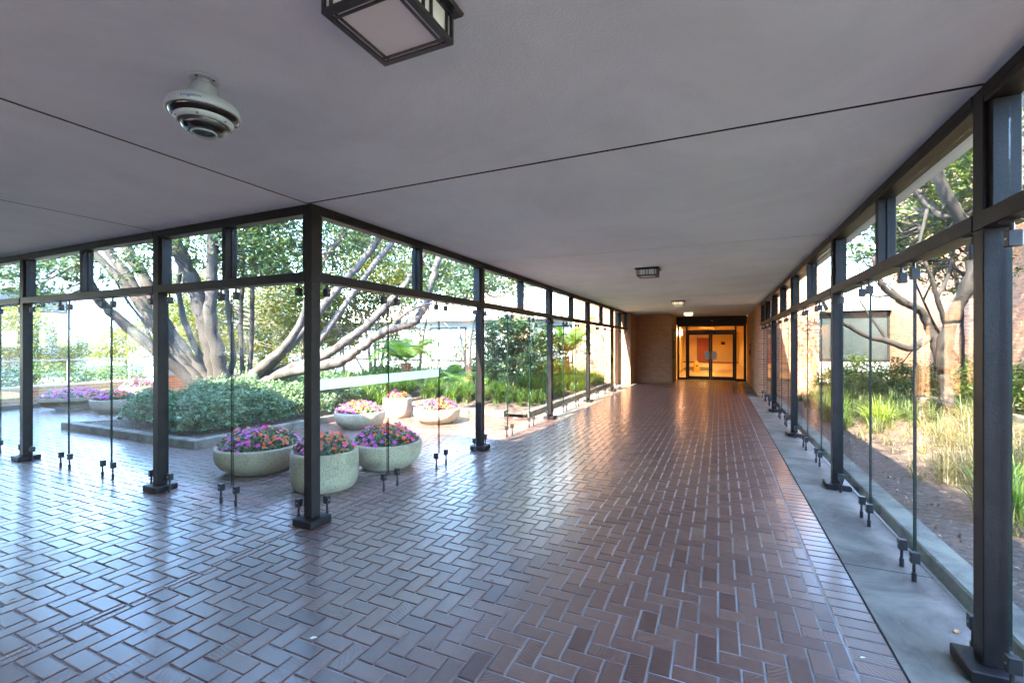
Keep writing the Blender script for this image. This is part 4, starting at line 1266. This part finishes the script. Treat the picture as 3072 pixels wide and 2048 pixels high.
def blades(name, centers, m, parent, L=(0.3, 0.55), nb=40, w=0.009, spread=0.5, seg=4, origin=(0, 0, 0)):
    """arching grass blades, one mesh"""
    V, Fc = [], []
    o = 0
    for c in centers:
        n = nb
        a = rng.uniform(0, 2 * np.pi, n)
        ln = rng.uniform(L[0], L[1], n)
        le = rng.uniform(0.15, 1.0, n) * spread
        b = np.array(c) - np.array(origin) + np.stack([rng.normal(0, .03, n), rng.normal(0, .03, n), np.zeros(n)], 1)
        dr = np.stack([np.cos(a), np.sin(a), np.zeros(n)], 1)
        sd = np.stack([-np.sin(a), np.cos(a), np.zeros(n)], 1)
        rows = []
        for k in range(seg + 1):
            t = k / seg
            p = b + dr * (ln * le * (t ** 1.5))[:, None] * 1.1
            p[:, 2] += ln * (t - le * 0.75 * t ** 2.4)
            ww = w * (1 - t) ** 0.7 + 0.0008
            rows.append(np.stack([p - sd * ww, p + sd * ww], 1))
        v = np.stack(rows, 1).reshape(n, -1, 3)
        V.append(v.reshape(-1, 3))
        per = 2 * (seg + 1)
        base = np.arange(n)[:, None] * per + o
        for k in range(seg):
            Fc.append(np.stack([base + 2 * k, base + 2 * k + 1, base + 2 * k + 3, base + 2 * k + 2], -1).reshape(-1, 4))
        o += n * per
    V = np.concatenate(V); Fc = np.concatenate(Fc).astype(np.int32)
    me = bpy.data.meshes.new(name)
    me.vertices.add(len(V)); me.vertices.foreach_set('co', V.ravel())
    me.loops.add(Fc.size); me.loops.foreach_set('vertex_index', Fc.ravel())
    me.polygons.add(len(Fc))
    me.polygons.foreach_set('loop_start', np.arange(0, Fc.size, 4, dtype=np.int32))
    me.polygons.foreach_set('loop_total', np.full(len(Fc), 4, dtype=np.int32))
    me.materials.append(m)
    me.update(calc_edges=True)
    return link(name, me, parent)

def scatter(n, x0, x1, y0, y1, hf, ok=None):
    out = []
    while len(out) < n:
        x, y = random.uniform(x0, x1), random.uniform(y0, y1)
        if ok is None or ok(x, y):
            out.append((x, y, hf(x, y) - 0.01))
    return out

# grass in the courtyard bed, near the corridor
tag(blades('courtyard_grass', scatter(260, -6.9, -3.85, 9.3, 13.2, hbed, inA), M['grassg'], None, (.2, .46), 44, .008, .7), 'green strappy grass spilling over the bed beside the corridor', 'grass', kind='stuff')
tag(blades('courtyard_grass', scatter(240, -6.6, -3.8, 13.0, 16.8, hbed, inA), M['grassl'], None, (.35, .65), 44, .008, .6), 'bright lime sunlit grass near the far end of the bed', 'grass', kind='stuff')
tag(blades('courtyard_grass', scatter(150, -11, -7.1, 8.2, 12.0, hbed, inA), M['grassg'], None, (.35, .7), 40, .009, .6), 'green grass behind the azaleas under the trees', 'grass', kind='stuff')
# fuller tufts
tufts = [(-7.3, 9.3, .75, 'grassg', 'big arching grass tuft behind the two back planters'), (-6.4, 9.5, .7, 'grassg', 'arching grass tuft above the tall back planter'), (-5.5, 9.35, .6, 'grassg', 'low grass tuft behind the right back planter'), (-4.7, 9.6, .6, 'grassg', 'grass tuft at the end of the back kerb'),
         (-4.5, 11.0, .7, 'grassl', 'lime grass tuft in the second courtyard bay'), (-4.4, 12.2, .7, 'grassg', 'green grass tuft beside the third courtyard post'), (-4.3, 13.4, .75, 'grassl', 'lime grass tuft before the tree fern'), (-4.9, 14.8, .8, 'grassl', 'tall lime grass tuft beyond the tree fern')]
for x, y, L_, m_, lb_ in tufts:
    P = blades('grass_tuft', [(random.gauss(0, .10), random.gauss(0, .10), 0) for _ in range(9)], M[m_], None, (L_ * .7, L_ * 1.15), 55, .009, .75)
    P.location = (x, y, hbed(x, y))
    tag(P, lb_, 'grass tuft', 'grass tufts in the courtyard bed')

def fern(name, label, loc, nfr, L, m, trunk=None, lift=0.8, cat='fern'):
    P = empty(name, loc, label=label, cat=cat)
    top = Vector((0, 0, trunk or 0.05))
    if trunk:
        mbx = MB()
        mbx.tube([(0, 0, -.1), (.02, 0, trunk * .5), (0, 0.01, trunk)], [.11, .095, .12], 12, wob=.12)
        mbx.build('trunk', M['fibre'], P)
    V, Fc = [], []
    mb = MB()
    for k in range(nfr):
        a = 2 * math.pi * k / nfr + random.uniform(-.25, .25)
        ll = L * random.uniform(.75, 1.1)
        up = lift * random.uniform(.7, 1.2)
        pts = []
        for i in range(15):
            t = i / 14
            rr_ = ll * (t ** 1.05) * 0.85
            z = ll * (up * t - 0.75 * t * t * t)
            pts.append(top + Vector((math.cos(a) * rr_, math.sin(a) * rr_, z)))
        mb.tube(pts, [.009 * (1 - i / 16) + .001 for i in range(15)], 4, cap=False)
        side = Vector((-math.sin(a), math.cos(a), 0))
        for i in range(2, 14):
            for q in range(3):
                f_ = (i + q / 3) / 14
                p = pts[i].lerp(pts[min(i + 1, 14)], q / 3)
                d = (pts[min(i + 1, 14)] - pts[i - 1]).normalized()
                wl = ll * 0.24 * math.sin(math.pi * min(1, f_ * .9 + .1)) + .01
                for s_ in (-1, 1):
                    e = p + side * s_ * wl + d * wl * .35 + Vector((0, 0, -wl * .22))
                    nn = d * 0.017
                    o = len(V)
                    V += [p - nn, p + nn, e + nn * .2, e - nn * .2]
                    Fc.append((o, o + 1, o + 2, o + 3))
    fo_ = MB().add(V, Fc)
    fo_.build('fronds', m, P)
    mb.build('stalk', m, P)
    return P
fern('tree_fern', 'bright tree fern with reddish trunk near the corridor far end', (-4.42, 13.9, hbed(-4.42, 13.9)), 16, 1.35, M['fern'], 0.95, 1.35, 'tree fern')
fern('tree_fern', 'dark centred tree fern behind the frosted glass strips', (-7.6, 9.9, hbed(-7.6, 9.9)), 15, 1.25, M['fern'], 0.75, 1.0, 'tree fern')
for x, y, L_, lb_ in [(-6.3, 10.6, .9, 'low green fern left of the brick pillar'), (-5.6, 10.9, .8, 'low pale fern in front of the far building window'), (-8.7, 9.4, .9, 'low fern behind the azaleas under the limbs'), (-7.0, 11.5, 1.0, 'large low fern below the yellow green tree')]:
    fern('fern', lb_, (x, y, hbed(x, y)), 13, L_, M['fern'])
tree('bush', 'low mid green bush behind the back planters', (-8.6, 9.0, .45), [], [((-8.6, 9.0, .7), (.9, .7, .35), 4200, 40)], M['barkw'], M['leafm'], 0.06, cat='bush', twigs=False) if False else None
for k, (x, y, rx, rz, n, lb_) in enumerate([(-7.9, 8.9, .7, .35, 3600, 'dark low bush between azaleas and the back kerb'), (-5.9, 11.9, .7, .55, 3600, 'loose green bush below the far building window'), (-9.9, 9.2, .9, .5, 4200, 'green bush behind the spreading tree'), (-4.9, 12.3, .5, .45, 2600, 'small round bush left of the bright tree fern'), (-7.0, 12.4, .9, .8, 4200, 'tall loose bush below the yellowish tree'), (-8.9, 11.4, 1.0, .9, 4600, 'broad bush beneath the yellow green tree'), (-5.6, 13.6, .8, .8, 3800, 'upright bush beside the tall brick wall'), (-6.4, 15.2, .9, 1.0, 4000, 'upright bush in front of the far window')]):
    P = empty('bush', (x, y, hbed(x, y)), label=lb_, cat='bush')
    p, q = clumps((0, 0, rz * .8), (rx, rx, rz), n, 50)
    quads('foliage', p, rng.uniform(.04, .08, n), M['leafm'], P)
    mb = MB()
    for t_ in q[:10]:
        mb.tube([(0, 0, -.05), Vector(t_) * .5, Vector(t_)], [.012, .009, .004], 5)
    mb.build('stem', M['barkw'], P)

# ---- right garden planting
for i, (x, y, r, h, lb_) in enumerate([(3.3, 14.3, .6, .5, 'green bush below the brick wall end on the right'), (4.1, 14.0, .65, .5, 'green bush below the dark window'), (4.4, 12.6, .7, .5, 'green bush under the low bent limb'), (4.4, 11.2, .65, .45, 'pale green bush against the sunlit brick'), (3.3, 12.6, .55, .4, 'low strappy bush beside the grass tuft'), (4.4, 9.8, .6, .45, 'low ivy mound against the brick wall base')]):
    P = empty('bush', (x, y, hright(x, y)), label=lb_, cat='bush', group='bushes along the right garden wall')
    p, q = clumps((0, 0, h * .7), (r, r, h), 3600, 44)
    quads('foliage', p, rng.uniform(.04, .08, 3600), M['leafm'], P)
    mb = MB()
    for t_ in q[:10]:
        mb.tube([(0, 0, -.05), Vector(t_) * .5, Vector(t_)], [.012, .009, .004], 5)
    mb.build('stem', M['barkw'], P)
tag(blades('garden_grass', scatter(150, 2.0, 4.4, 3.6, 9.6, hright), M['grassd'], None, (.15, .42), 16, .0035, 1.2, 5), 'wispy dry straw strands lying over the brown mulch', 'grass', kind='stuff')
tag(blades('garden_grass', scatter(60, 2.3, 4.6, 4.6, 10.5, hright), M['grassr'], None, (.15, .40), 26, .006, .9), 'sparse green blades coming up through the mulch', 'grass', kind='stuff')
tag(blades('garden_grass', scatter(170, 1.9, 4.6, 9.6, 14.6, hright), M['grassr'], None, (.25, .5), 40, .008, .7), 'green strappy grass before the right brick wall', 'grass', kind='stuff')
for x, y, L_, m_, lb_ in [(2.0, 10.6, .62, 'grassg', 'bright green grass tuft outside the right wall beyond the second post'), (2.5, 9.7, .6, 'grassl', 'lime grass tuft left of the dry strands'), (2.9, 7.9, .8, 'grassd', 'dry straw coloured grass clump in the middle of the mulch'), (2.9, 6.7, .9, 'grassd', 'tall dry grass clump behind the near glass panel'), (3.6, 7.3, .85, 'grassd', 'dry grass clump near the brick wall base'), (3.2, 5.5, .9, 'grassd', 'tangled dry grass clump at the right picture edge'), (2.3, 5.0, .6, 'grassg', 'low green and straw grass clump close to the kerb'), (2.3, 6.4, .75, 'grassd', 'thin dry grass clump near the second post'), (2.7, 4.4, .8, 'grassd', 'wispy dry grass clump seen through the near screen'), (3.5, 8.9, .8, 'grassd', 'dry grass clump under the tree'), (2.6, 3.6, .85, 'grassg', 'green grass clump beyond the nearest right post')]:
    P = blades('grass_tuft', [(random.gauss(0, .14), random.gauss(0, .14), 0) for _ in range(7)], M[m_], None, (L_ * (.45 if m_ == 'grassd' else .7), L_ * (.85 if m_ == 'grassd' else 1.2)), 30, .0035 if m_ == 'grassd' else .008, 1.15 if m_ == 'grassd' else .9, 6)
    P.location = (x, y, hright(x, y))
    tag(P, lb_, 'grass tuft', 'grass tufts in the right mulch bed')
# leaf litter
lp = np.array(scatter(2600, 1.55, 4.8, 2.5, 13, hright)) + np.array([0, 0, .022])
o = quads('leaf_litter', lp, rng.uniform(.02, .055, len(lp)), M['litter'], None, normal_up=3.0)
tag(o, 'dry fallen leaves lying over the brown mulch', 'leaf litter', kind='stuff')
lp = np.array(scatter(1800, -10.6, -7.1, 4.3, 9, hbed, inA)) + np.array([0, 0, .015])
o = quads('leaf_litter', lp, rng.uniform(.02, .04, len(lp)), M['litter'], None, normal_up=3.0)
tag(o, 'scattered dead leaves on the soil under the azaleas', 'leaf litter', kind='stuff')
lp = np.array(scatter(120, -9.5, -3.4, 3.3, 8.6, lambda x, y: 0.012, lambda x, y: not in_bed(x, y)))
o = quads('leaf_litter', lp, rng.uniform(.012, .03, len(lp)), M['litter'], None, normal_up=6.0)
tag(o, 'small petals and leaf bits on the courtyard bricks', 'leaf litter', kind='stuff')
lp = np.array(scatter(90, 0.82, 1.28, 1.6, 14, lambda x, y: 0.013) + scatter(70, -3.1, 0.75, 1.5, 18, lambda x, y: 0.013))
o = quads('leaf_litter', lp, rng.uniform(.006, .018, len(lp)), M['litter'], None, normal_up=6.0)
tag(o, 'tiny leaf crumbs on the walkway floor and concrete strip', 'leaf litter', kind='stuff')
for x, y, rx, rz_, n, lb_ in [(2.9, 15.0, .5, .45, 2200, 'small bush at the foot of the end wall outside'), (3.6, 16.6, .8, .55, 3200, 'bush hiding the pale wall under the dark window'), (4.55, 7.9, .5, .7, 2600, 'green climber against the sunlit brick wall')]:
    P = empty('bush', (x, y, hright(x, y)), label=lb_, cat='bush')
    p, q = clumps((0, 0, rz_ * .8), (rx, rx * .8, rz_), n, 40)
    quads('foliage', p, rng.uniform(.04, .08, n), M['leafm'], P)
    mb = MB()
    for t_ in q[:8]:
        mb.tube([(0, 0, -.05), Vector(t_) * .5, Vector(t_)], [.012, .009, .004], 5)
    mb.build('stem', M['barkw'], P)
# garden edging on the right
kerb_poly('garden_edging', 'low curved concrete edging before the right brick wall', [(3.6, 11.6), (3.9, 10.2), (4.0, 8.8), (3.95, 7.4), (3.9, 5)], 0.12, 0.50)

# ================================================================== PLANTERS
def planter(kind, x, y, dia, h, label, flabel, mix, sx=1.0, rz=0.0, fh=0.22, grp='round concrete planters in the courtyard'):
    P = empty('concrete_planter', (x, y, 0), rz, label, 'planter', grp)
    r = dia / 2
    if kind == 'bowl':
        prof = [(0, .0), (r * .66, .0), (r * .70, .012), (r * .72, h * .10), (r * .86, h * .22), (r * .955, h * .42), (r * .99, h * .62), (r, h * .80), (r * .998, h * .93), (r * .985, h * .98), (r * .955, h), (r * .90, h * .995), (r * .88, h * .96), (r * .87, h * .80)]
    elif kind == 'facet':
        prof = [(0, .0), (r * .50, .0), (r * .52, .05), (r * .80, .10), (r * .97, h * .70), (r, h * .74), (r, h), (r * .93, h), (r * .92, h * .9)]
    else:
        prof = [(0, .0), (r * .86, .0), (r * .88, .01), (r * .93, h * .08), (r * .985, h * .22), (r, h * .5), (r, h * .92), (r * .985, h * .98), (r * .95, h), (r * .86, h * .995), (r * .84, h * .96), (r * .83, h * .82)]
    MB().lathe(prof, 8 if kind == 'facet' else 64, sx=sx).build('bowl', M['aggr'], P, smooth=(kind != 'facet'))
    MB().lathe([(r * .9, h * .86), (r * .4, h * .92), (0, h * .94)], 32, sx=sx).build('soil', M['soil'], P, smooth=True)
    # flowering plants
    F = empty('flowering_plants', (x, y, h * .9), rz, flabel, 'flowers', 'impatiens filling the courtyard planters')
    rr = r * .90
    n = int(2600 * (dia ** 1.3))
    a = rng.uniform(0, 6.283, n); q = np.sqrt(rng.uniform(0, 1, n))
    bump = 1 + .18 * np.sin(a * 3 + x * 9) * q + .12 * np.sin(a * 7 + y * 5)
    top = fh * (1 - .70 * q ** 2.2) * bump
    z = top * rng.uniform(.15, 1, n)
    pts = np.stack([np.cos(a) * q * rr * sx, np.sin(a) * q * rr, z], 1)
    quads('foliage', pts, rng.uniform(.035, .065, n), M['leafa'], F, asp=.6)
    # blossoms: five petals each, in drifts of colour
    nf = int(270 * dia ** 1.5)
    for ci, (cname, mname) in enumerate((('pink_blossoms', 'pink'), ('violet_blossoms', 'violet'), ('orange_blossoms', 'orange'))):
        mb = MB()
        for i in range(nf):
            a_ = random.uniform(0, 6.283); q_ = math.sqrt(random.random()) * 1.06
            px, py = math.cos(a_) * q_ * rr * sx, math.sin(a_) * q_ * rr
            v = math.sin(px * 6.5 / dia * 1.0 + x * 11 + 1.7 * py / dia * 3) + 0.7 * math.sin(py * 8 / dia + y * 7)
            col = 2 if v > mix[0] else (1 if math.sin(px * 9 + py * 5 + x * 3) > mix[1] else 0)
            if random.random() < .18: col = random.randrange(3)
            if col != ci: continue
            zt = fh * (1 - .70 * min(1, q_) ** 2.2) * (1 + .18 * math.sin(a_ * 3 + x * 9) * q_ + .12 * math.sin(a_ * 7 + y * 5)) + random.uniform(-.03, .025)
            c = Vector((px, py, zt))
            nrm = Vector((px / rr * .8 + random.gauss(0, .35), py / rr * .8 + random.gauss(0, .35) - .25, 1)).normalized()
            t1 = nrm.cross(Vector((.3, .9, .1))).normalized(); t2 = nrm.cross(t1)
            s_ = random.uniform(.019, .031)
            o_ = random.uniform(0, 6.28)
            vs, fs = [], []
            for k in range(5):
                th = o_ + k * 1.2566
                d = t1 * math.cos(th) + t2 * math.sin(th); e = t2 * math.cos(th) - t1 * math.sin(th)
                m0 = len(vs)
                vs += [c, c + d * s_ * .6 + e * s_ * .42 + nrm * .003, c + d * s_ + nrm * random.uniform(-.004, .004), c + d * s_ * .6 - e * s_ * .42 + nrm * .003]
                fs.append((m0, m0 + 1, m0 + 2, m0 + 3))
            mb.add(vs, fs)
        if mb.v:
            mb.build(cname, M[mname], F)
    return P
planter('bowl', -5.20, 3.86, .98, .31, 'wide low concrete planter nearest on the left of the corner post', 'pink violet and orange flowers in the wide planter left of the corner post', (0.25, -0.1))
planter('tall', -3.93, 3.70, .70, .40, 'tall round concrete planter right behind the corner post', 'orange and pink flowers in the tall planter behind the corner post', (-0.6, 0.4), fh=.20)
planter('bowl', -3.88, 4.66, .88, .32, 'low concrete planter right of the corner post, nearest of the low ones there', 'mixed flowers in the low planter just right of the corner post', (0.1, 0.0))
planter('bowl', -6.13, 6.61, .92, .30, 'low concrete planter at the back left by the kerb', 'violet flowers with an orange middle in the back left planter', (0.5, -0.4), fh=.19)
planter('tall', -6.25, 7.85, .60, .42, 'small tall concrete planter standing at the very back', 'orange and pink flowers in the small tall back planter', (-0.3, 0.9), fh=.17)
planter('bowl', -5.10, 7.63, .92, .29, 'low concrete planter at the edge of the sunlit patch', 'mostly pink flowers in the planter beside the sunlit patch', (0.7, 0.8), fh=.19)
planter('facet', -14.0, 5.56, 1.30, .32, 'wide faceted concrete planter at the far left of the courtyard', 'violet flowers with an orange middle in the faceted far left planter', (0.5, -0.3), fh=.2)
planter('bowl', -12.6, 5.75, .9, .31, 'low concrete planter half hidden behind the azaleas at far left', 'violet and orange flowers in the half hidden far planter', (0.6, -0.3), fh=.2)
planter('tall', -13.3, 6.55, .75, .50, 'tall concrete planter at the back of the far left group', 'violet flowers in the tall planter of the far left group', (1.2, -0.6), fh=.22)

# ================================================================== BUILDINGS, WALLS BEYOND
# terrace edge: low brick wall with glass guard
brick_wall('low_brick_wall', [((-15.75, 2.0, 0), (0, 1, 0), (1, 0, 0), 10.0, .48)], [(-16.0, -15.75, 2.0, 12.0, -.1, .49)], 'low brick wall along the terrace edge at the far left', 'low wall')
rl = empty('glass_railing', (-15.9, 2.0, .5), label='glass guard railing on the low terrace wall', cat='railing')
for k in range(8):
    bx('railing_post', M['sil'], -.02, .02, k * 1.4 - .02, k * 1.4 + .02, -0.008, .61, rl)
for k in range(7):
    bx('pane', M['glass'], -.005, .005, k * 1.4 + .03, k * 1.4 + 1.37, .03, .58, rl)
bx('handrail', M['sil'], -.025, .025, -.05, 9.85, .612, .645, rl)
for k, (y, h, lb_) in enumerate([(3.0, .9, 'hedge shrub behind the railing at the left edge'), (4.6, .95, 'hedge shrub behind the railing left of the faceted planter'), (6.2, 1.0, 'hedge shrub behind the railing above the faceted planter'), (7.6, .95, 'hedge shrub behind the railing by the concrete parapet'), (9.3, .95, 'hedge shrub behind the railing beside the leaning trunk'), (11, 1.0, 'hedge shrub at the far end of the railing')]):
    P = empty('hedge_shrub', (-16.9, y, -.2), label=lb_, cat='shrub', group='hedge shrubs behind the railing')
    p, q = clumps((0, 0, h * .62), (.8, .95, h * .62), 4200, 50)
    quads('foliage', p, rng.uniform(.05, .10, 4200), M['leafm'], P)
    mb = MB()
    for t_ in q[:8]:
        mb.tube([(0, 0, -.05), Vector(t_) * .5, Vector(t_)], [.015, .012, .005], 5)
    mb.build('stem', M['barkw'], P)
for y, lb_ in ((3.2, 'low fern at the far left kerb'), (4.4, 'bright low fern left of the faceted planter'), (7.2, 'low fern between the far left planters and the wall')):
    fern('fern', lb_, (-15.5, y, 0.02), 12, .6, M['fern'])
tag(struct('planting_strip', M['mulch'], 'narrow planted soil strip before the low terrace wall', (-15.74, -15.40, 2.0, 12.0, -.1, .06)), kind='structure')
pw = brick_wall('parapet_wall', [((-14.75, 7.7, 0), (0, 1, 0), (1, 0, 0), 2.2, .62)], [(-15.2, -14.75, 7.7, 9.9, -.1, .62)], 'brick parapet with thick pale concrete cap by the leaning trunk', 'parapet')
MB().box(-15.25, -14.70, 7.65, 9.95, .621, .90, .01).build('concrete_cap', M['pale'], pw)

def building(name, label, x0, x1, y0, y1, z1, wallm, wins, face, extra=None, cat='building'):
    """box with window openings built proud of / recessed in its faces; wins: (axis, fixed, a0, a1, z0, z1)"""
    P = empty(name, (x0, y0, 0), label=label, cat=cat)
    ox, oy = x0, y0
    MB().box(0, x1 - x0, 0, y1 - y0, -.3, z1).build('wall', wallm, P)
    MB().box(-.15, x1 - x0 + .15, -.15, y1 - y0 + .15, z1 + .001, z1 + .25).build('roof', M['fascia'], P)
    for (ax, s_, a0, a1, za, zb) in wins:
        f = MB(); g = MB()
        t = 0.06
        if ax == 'x+':    # face looking +x or -x at x = x0 or x1
            fx = (x1 - x0) if s_ > 0 else 0
            lo, hi = sorted((fx - s_ * .03, fx + s_ * .04))
            for b_ in ((a0, a0 + t, za, zb), (a1 - t, a1, za, zb), (a0 + t, a1 - t, za, za + t), (a0 + t, a1 - t, zb - t, zb)):
                f.box(lo, hi, b_[0] - oy, b_[1] - oy, b_[2], b_[3])
            l2, h2 = sorted((fx + s_ * .008, fx + s_ * .014))
            g.box(l2, h2, a0 + t - oy, a1 - t - oy, za + t, zb - t)
        else:
            fy = (y1 - y0) if s_ > 0 else 0
            lo, hi = sorted((fy - s_ * .03, fy + s_ * .04))
            for b_ in ((a0, a0 + t, za, zb), (a1 - t, a1, za, zb), (a0 + t, a1 - t, za, za + t), (a0 + t, a1 - t, zb - t, zb)):
                f.box(b_[0] - ox, b_[1] - ox, lo, hi, b_[2], b_[3])
            l2, h2 = sorted((fy + s_ * .008, fy + s_ * .014))
            g.box(a0 + t - ox, a1 - t - ox, l2, h2, za + t, zb - t)
        fo_ = f.build('window', M['bronze'], P)
        g.build('pane', M[face], fo_)
    return P

building('added_hall', 'added brown rendered hall behind the viewer on the right', -7.3, 16, -20, -13, 6.8, M['brownwall'],  # added out of view to block bright sky mirrored in the frames
         [('y', 1, -6 + k * 4.2, -3.2 + k * 4.2, .9, 2.6) for k in range(5)], 'winglass')
# building and trees behind the viewer, added to darken the reflections in the glass
building('added_building', 'added brown rendered building behind the viewer across the paving', -70, -7.5, -16, -9.5, 6.2, M['brownwall'],
         [('y', 1, -66 + k * 4.2, -63.2 + k * 4.2, .9, 2.6) for k in range(14)], 'winglass')
for k, (x_, h_) in enumerate(((-14, 2.6), (-10, 2.4), (-4, 3.8), (1, 3.2))):
    tree('added_rear_tree', ['added round leafy tree behind the viewer, leftmost', 'added round leafy tree behind the viewer, second from left', 'added round leafy tree behind the viewer, third from left', 'added round leafy tree behind the viewer on the right'][k], (x_, -8.6, -.2),
         [([(x_, -8.6, -.2), (x_ + .1, -8.5, 1.2), (x_, -8.6, h_ * .7)], .09, .04)], [((x_, -8.6, h_ * .62), (1.5, .8, h_ * .36), 2600, 40)], M['bark'], M['leafm'], .12)
# right-hand building: sunlit west brick wall and recessed window wall
brick_wall('brick_wall', [((4.9, 17.9, .3), (0, -1, 0), (-1, 0, 0), 12.0, 5.6)], [(4.9, 5.4, 5.9, 17.9, 0.0, 5.95)], 'sunlit brick wall with tree shadows beyond the right garden')
bw = empty('window_bay', (2.6, 17.9, 0), label='recessed pale wall with wide dark window in the right garden', cat='building')
bx('wall', M['pale'], -.2, 2.295, 0, .25, 0, 1.02, bw)
bx('fascia', M['pale'], -.2, 2.295, -.25, .25, 2.62, 3.75, bw)
bx('wall', M['pale'], -.2, .15, .02, .25, 1.021, 2.619, bw)
wf_ = MB()
for a in ((.15, .21), (.75, .80), (2.235, 2.295)):
    wf_.box(a[0], a[1], -.03, .06, 1.08, 2.56)
wf_.box(.15, 2.295, -.05, .06, 1.021, 1.079)
wf_.box(.15, 2.295, -.03, .06, 2.561, 2.619)
wfo = wf_.build('window', M['bronze'], bw)
for a in ((.211, .749), (.801, 2.234)):
    bx('pane', M['winglass'], a[0], a[1], .01, .018, 1.08, 2.56, wfo)
# far building at the end of the courtyard
fb = building('far_building', 'pale building with blue glass windows and white fascia behind the garden', -24, -5.3, 18.6, 26, 3.1, M['pale'],
              [('y', -1, -7.6 - k * 2.6, -5.6 - k * 2.6, .75, 2.35) for k in range(6)], 'winglassb')
MB().box(-.4, 18.9, -.5, -.151, 2.65, 3.3).build('fascia', M['whitewall'], fb)
brick_wall('brick_pillar', [((-8.15, 18.0, 0), (1, 0, 0), (0, -1, 0), .86, 3.3)], [(-8.15, -7.29, 18.0, 18.45, 0, 3.3)], 'square brick pillar behind the ferns before the far building', 'pillar')
brick_wall('brick_wall', [((-5.15, 17.05, 0), (1, 0, 0), (0, -1, 0), 1.62, 5.4), ], [(-5.15, -3.52, 17.05, 18.5, 0, 5.5)], 'tall sunlit brick wall left of the brick pier')
building('upper_storey', 'grey metal clad upper storey above the far building', -9.0, -5.2, 19.5, 26, 7.0, M['metalgrey'], [('y', -1, -8.4, -7.2, 4.2, 5.8)], 'winglassb')
building('brick_house', 'brick and pale building seen behind the yellow green tree', -18.5, -12.5, 27.5, 34, 4.8, M['wallbrick'] if False else mat('orange_render', (.45, .24, .15), .85, .2, 3), [('y', -1, -17.8, -16.0, 1.2, 3.2), ('y', -1, -15.2, -13.4, 1.2, 3.2)], 'winglassb')
wb = building('white_building', 'far white office building with small dark windows beyond the terrace', -95, -60, 22, 50, 11.5, M['whitewall'],
              [('x+', 1, 26 + k * 5, 28.5 + k * 5, z, z + 1.3) for k in range(4) for z in (2.0, 5.5, 8.8)] + [('y', -1, -92 + k * 5, -89.5 + k * 5, z, z + 1.3) for k in range(6) for z in (2.0, 5.5, 8.8)], 'winglass')
building('terrace_block', 'dark and white balcony block at the far left', -48, -36, 4, 15, 9, M['whitewall'],
         [('x+', 1, 5, 14, 3.4, 4.6), ('x+', 1, 5, 14, 6.0, 7.2)], 'winglass')

# ================================================================== SMALL THINGS ON THE FLOOR
def floor_leaf(x, y, s, rz, m, label):
    mb = MB()
    pts = [(-1, 0, 0), (-.4, .42, .10), (.3, .38, .12), (1, 0, .05), (.3, -.38, .14), (-.4, -.42, .06)]
    mb.add([(a * s, b_ * s, c * s + .004) for a, b_, c in pts] + [(0, 0, .002), (0, 0, .0035)], [(0, 6, 1), (1, 6, 2), (2, 6, 3), (3, 6, 4), (4, 6, 5), (5, 6, 0)])
    o = mb.build('fallen_leaf', m, None, loc=(x, y, 0.002))
    o.rotation_euler = (0, 0, rz)
    tag(o, label, 'leaf', 'dry leaves on the brick floor')
ly_ = mat('leaf_pale_dry', (.62, .58, .46), .7, .1, 30)
lo_ = mat('leaf_orange_dry', (.50, .24, .08), .7, .25, 30)
lbn = mat('leaf_brown_dry', (.14, .06, .035), .7, .25, 30)
for px, s, rz, m_, lb_ in [((-1.94, 1.75, 0.00), .022, .5, ly_, 'pale oval leaf low on the dark floor below the corner post'), ((-1.35, 2.65, 0.00), .020, .2, lbn, 'curled red brown leaf in the middle of the floor'),
                         ((0.57, 4.11, 0.00), .022, .9, lbn, 'brown curled leaf near the right soldier course'), ((-2.99, 3.49, 0.00), .018, .1, lo_, 'orange leaf beside the first courtyard bay'),
                         ((-5.51, 3.08, 0.00), .020, 1.2, lo_, 'tan leaf left of the second left post'), ((-2.83, 1.43, 0.00), .016, 2.0, lbn, 'tiny dark leaf on the blue lit floor'),
                         ((1.17, 3.22, 0.00), .026, 1.0, lo_, 'yellow leaf on the concrete strip by the nearest right post'), ((-0.33, 3.80, 0.00), .014, .4, lbn, 'dark speck of leaf in the centre right floor'),
                         ((0.65, 2.76, 0.00), .014, .3, ly_, 'small pale chip near the right brick edge'), ((-4.07, 1.53, 0.00), .018, .8, lbn, 'brown twig leaf on the left floor'), ((-3.89, 1.26, 0.00), .02, 1.5, lbn, 'dark leaf at the left picture edge')]:
    floor_leaf(px[0], px[1], s, rz, m_, lb_)
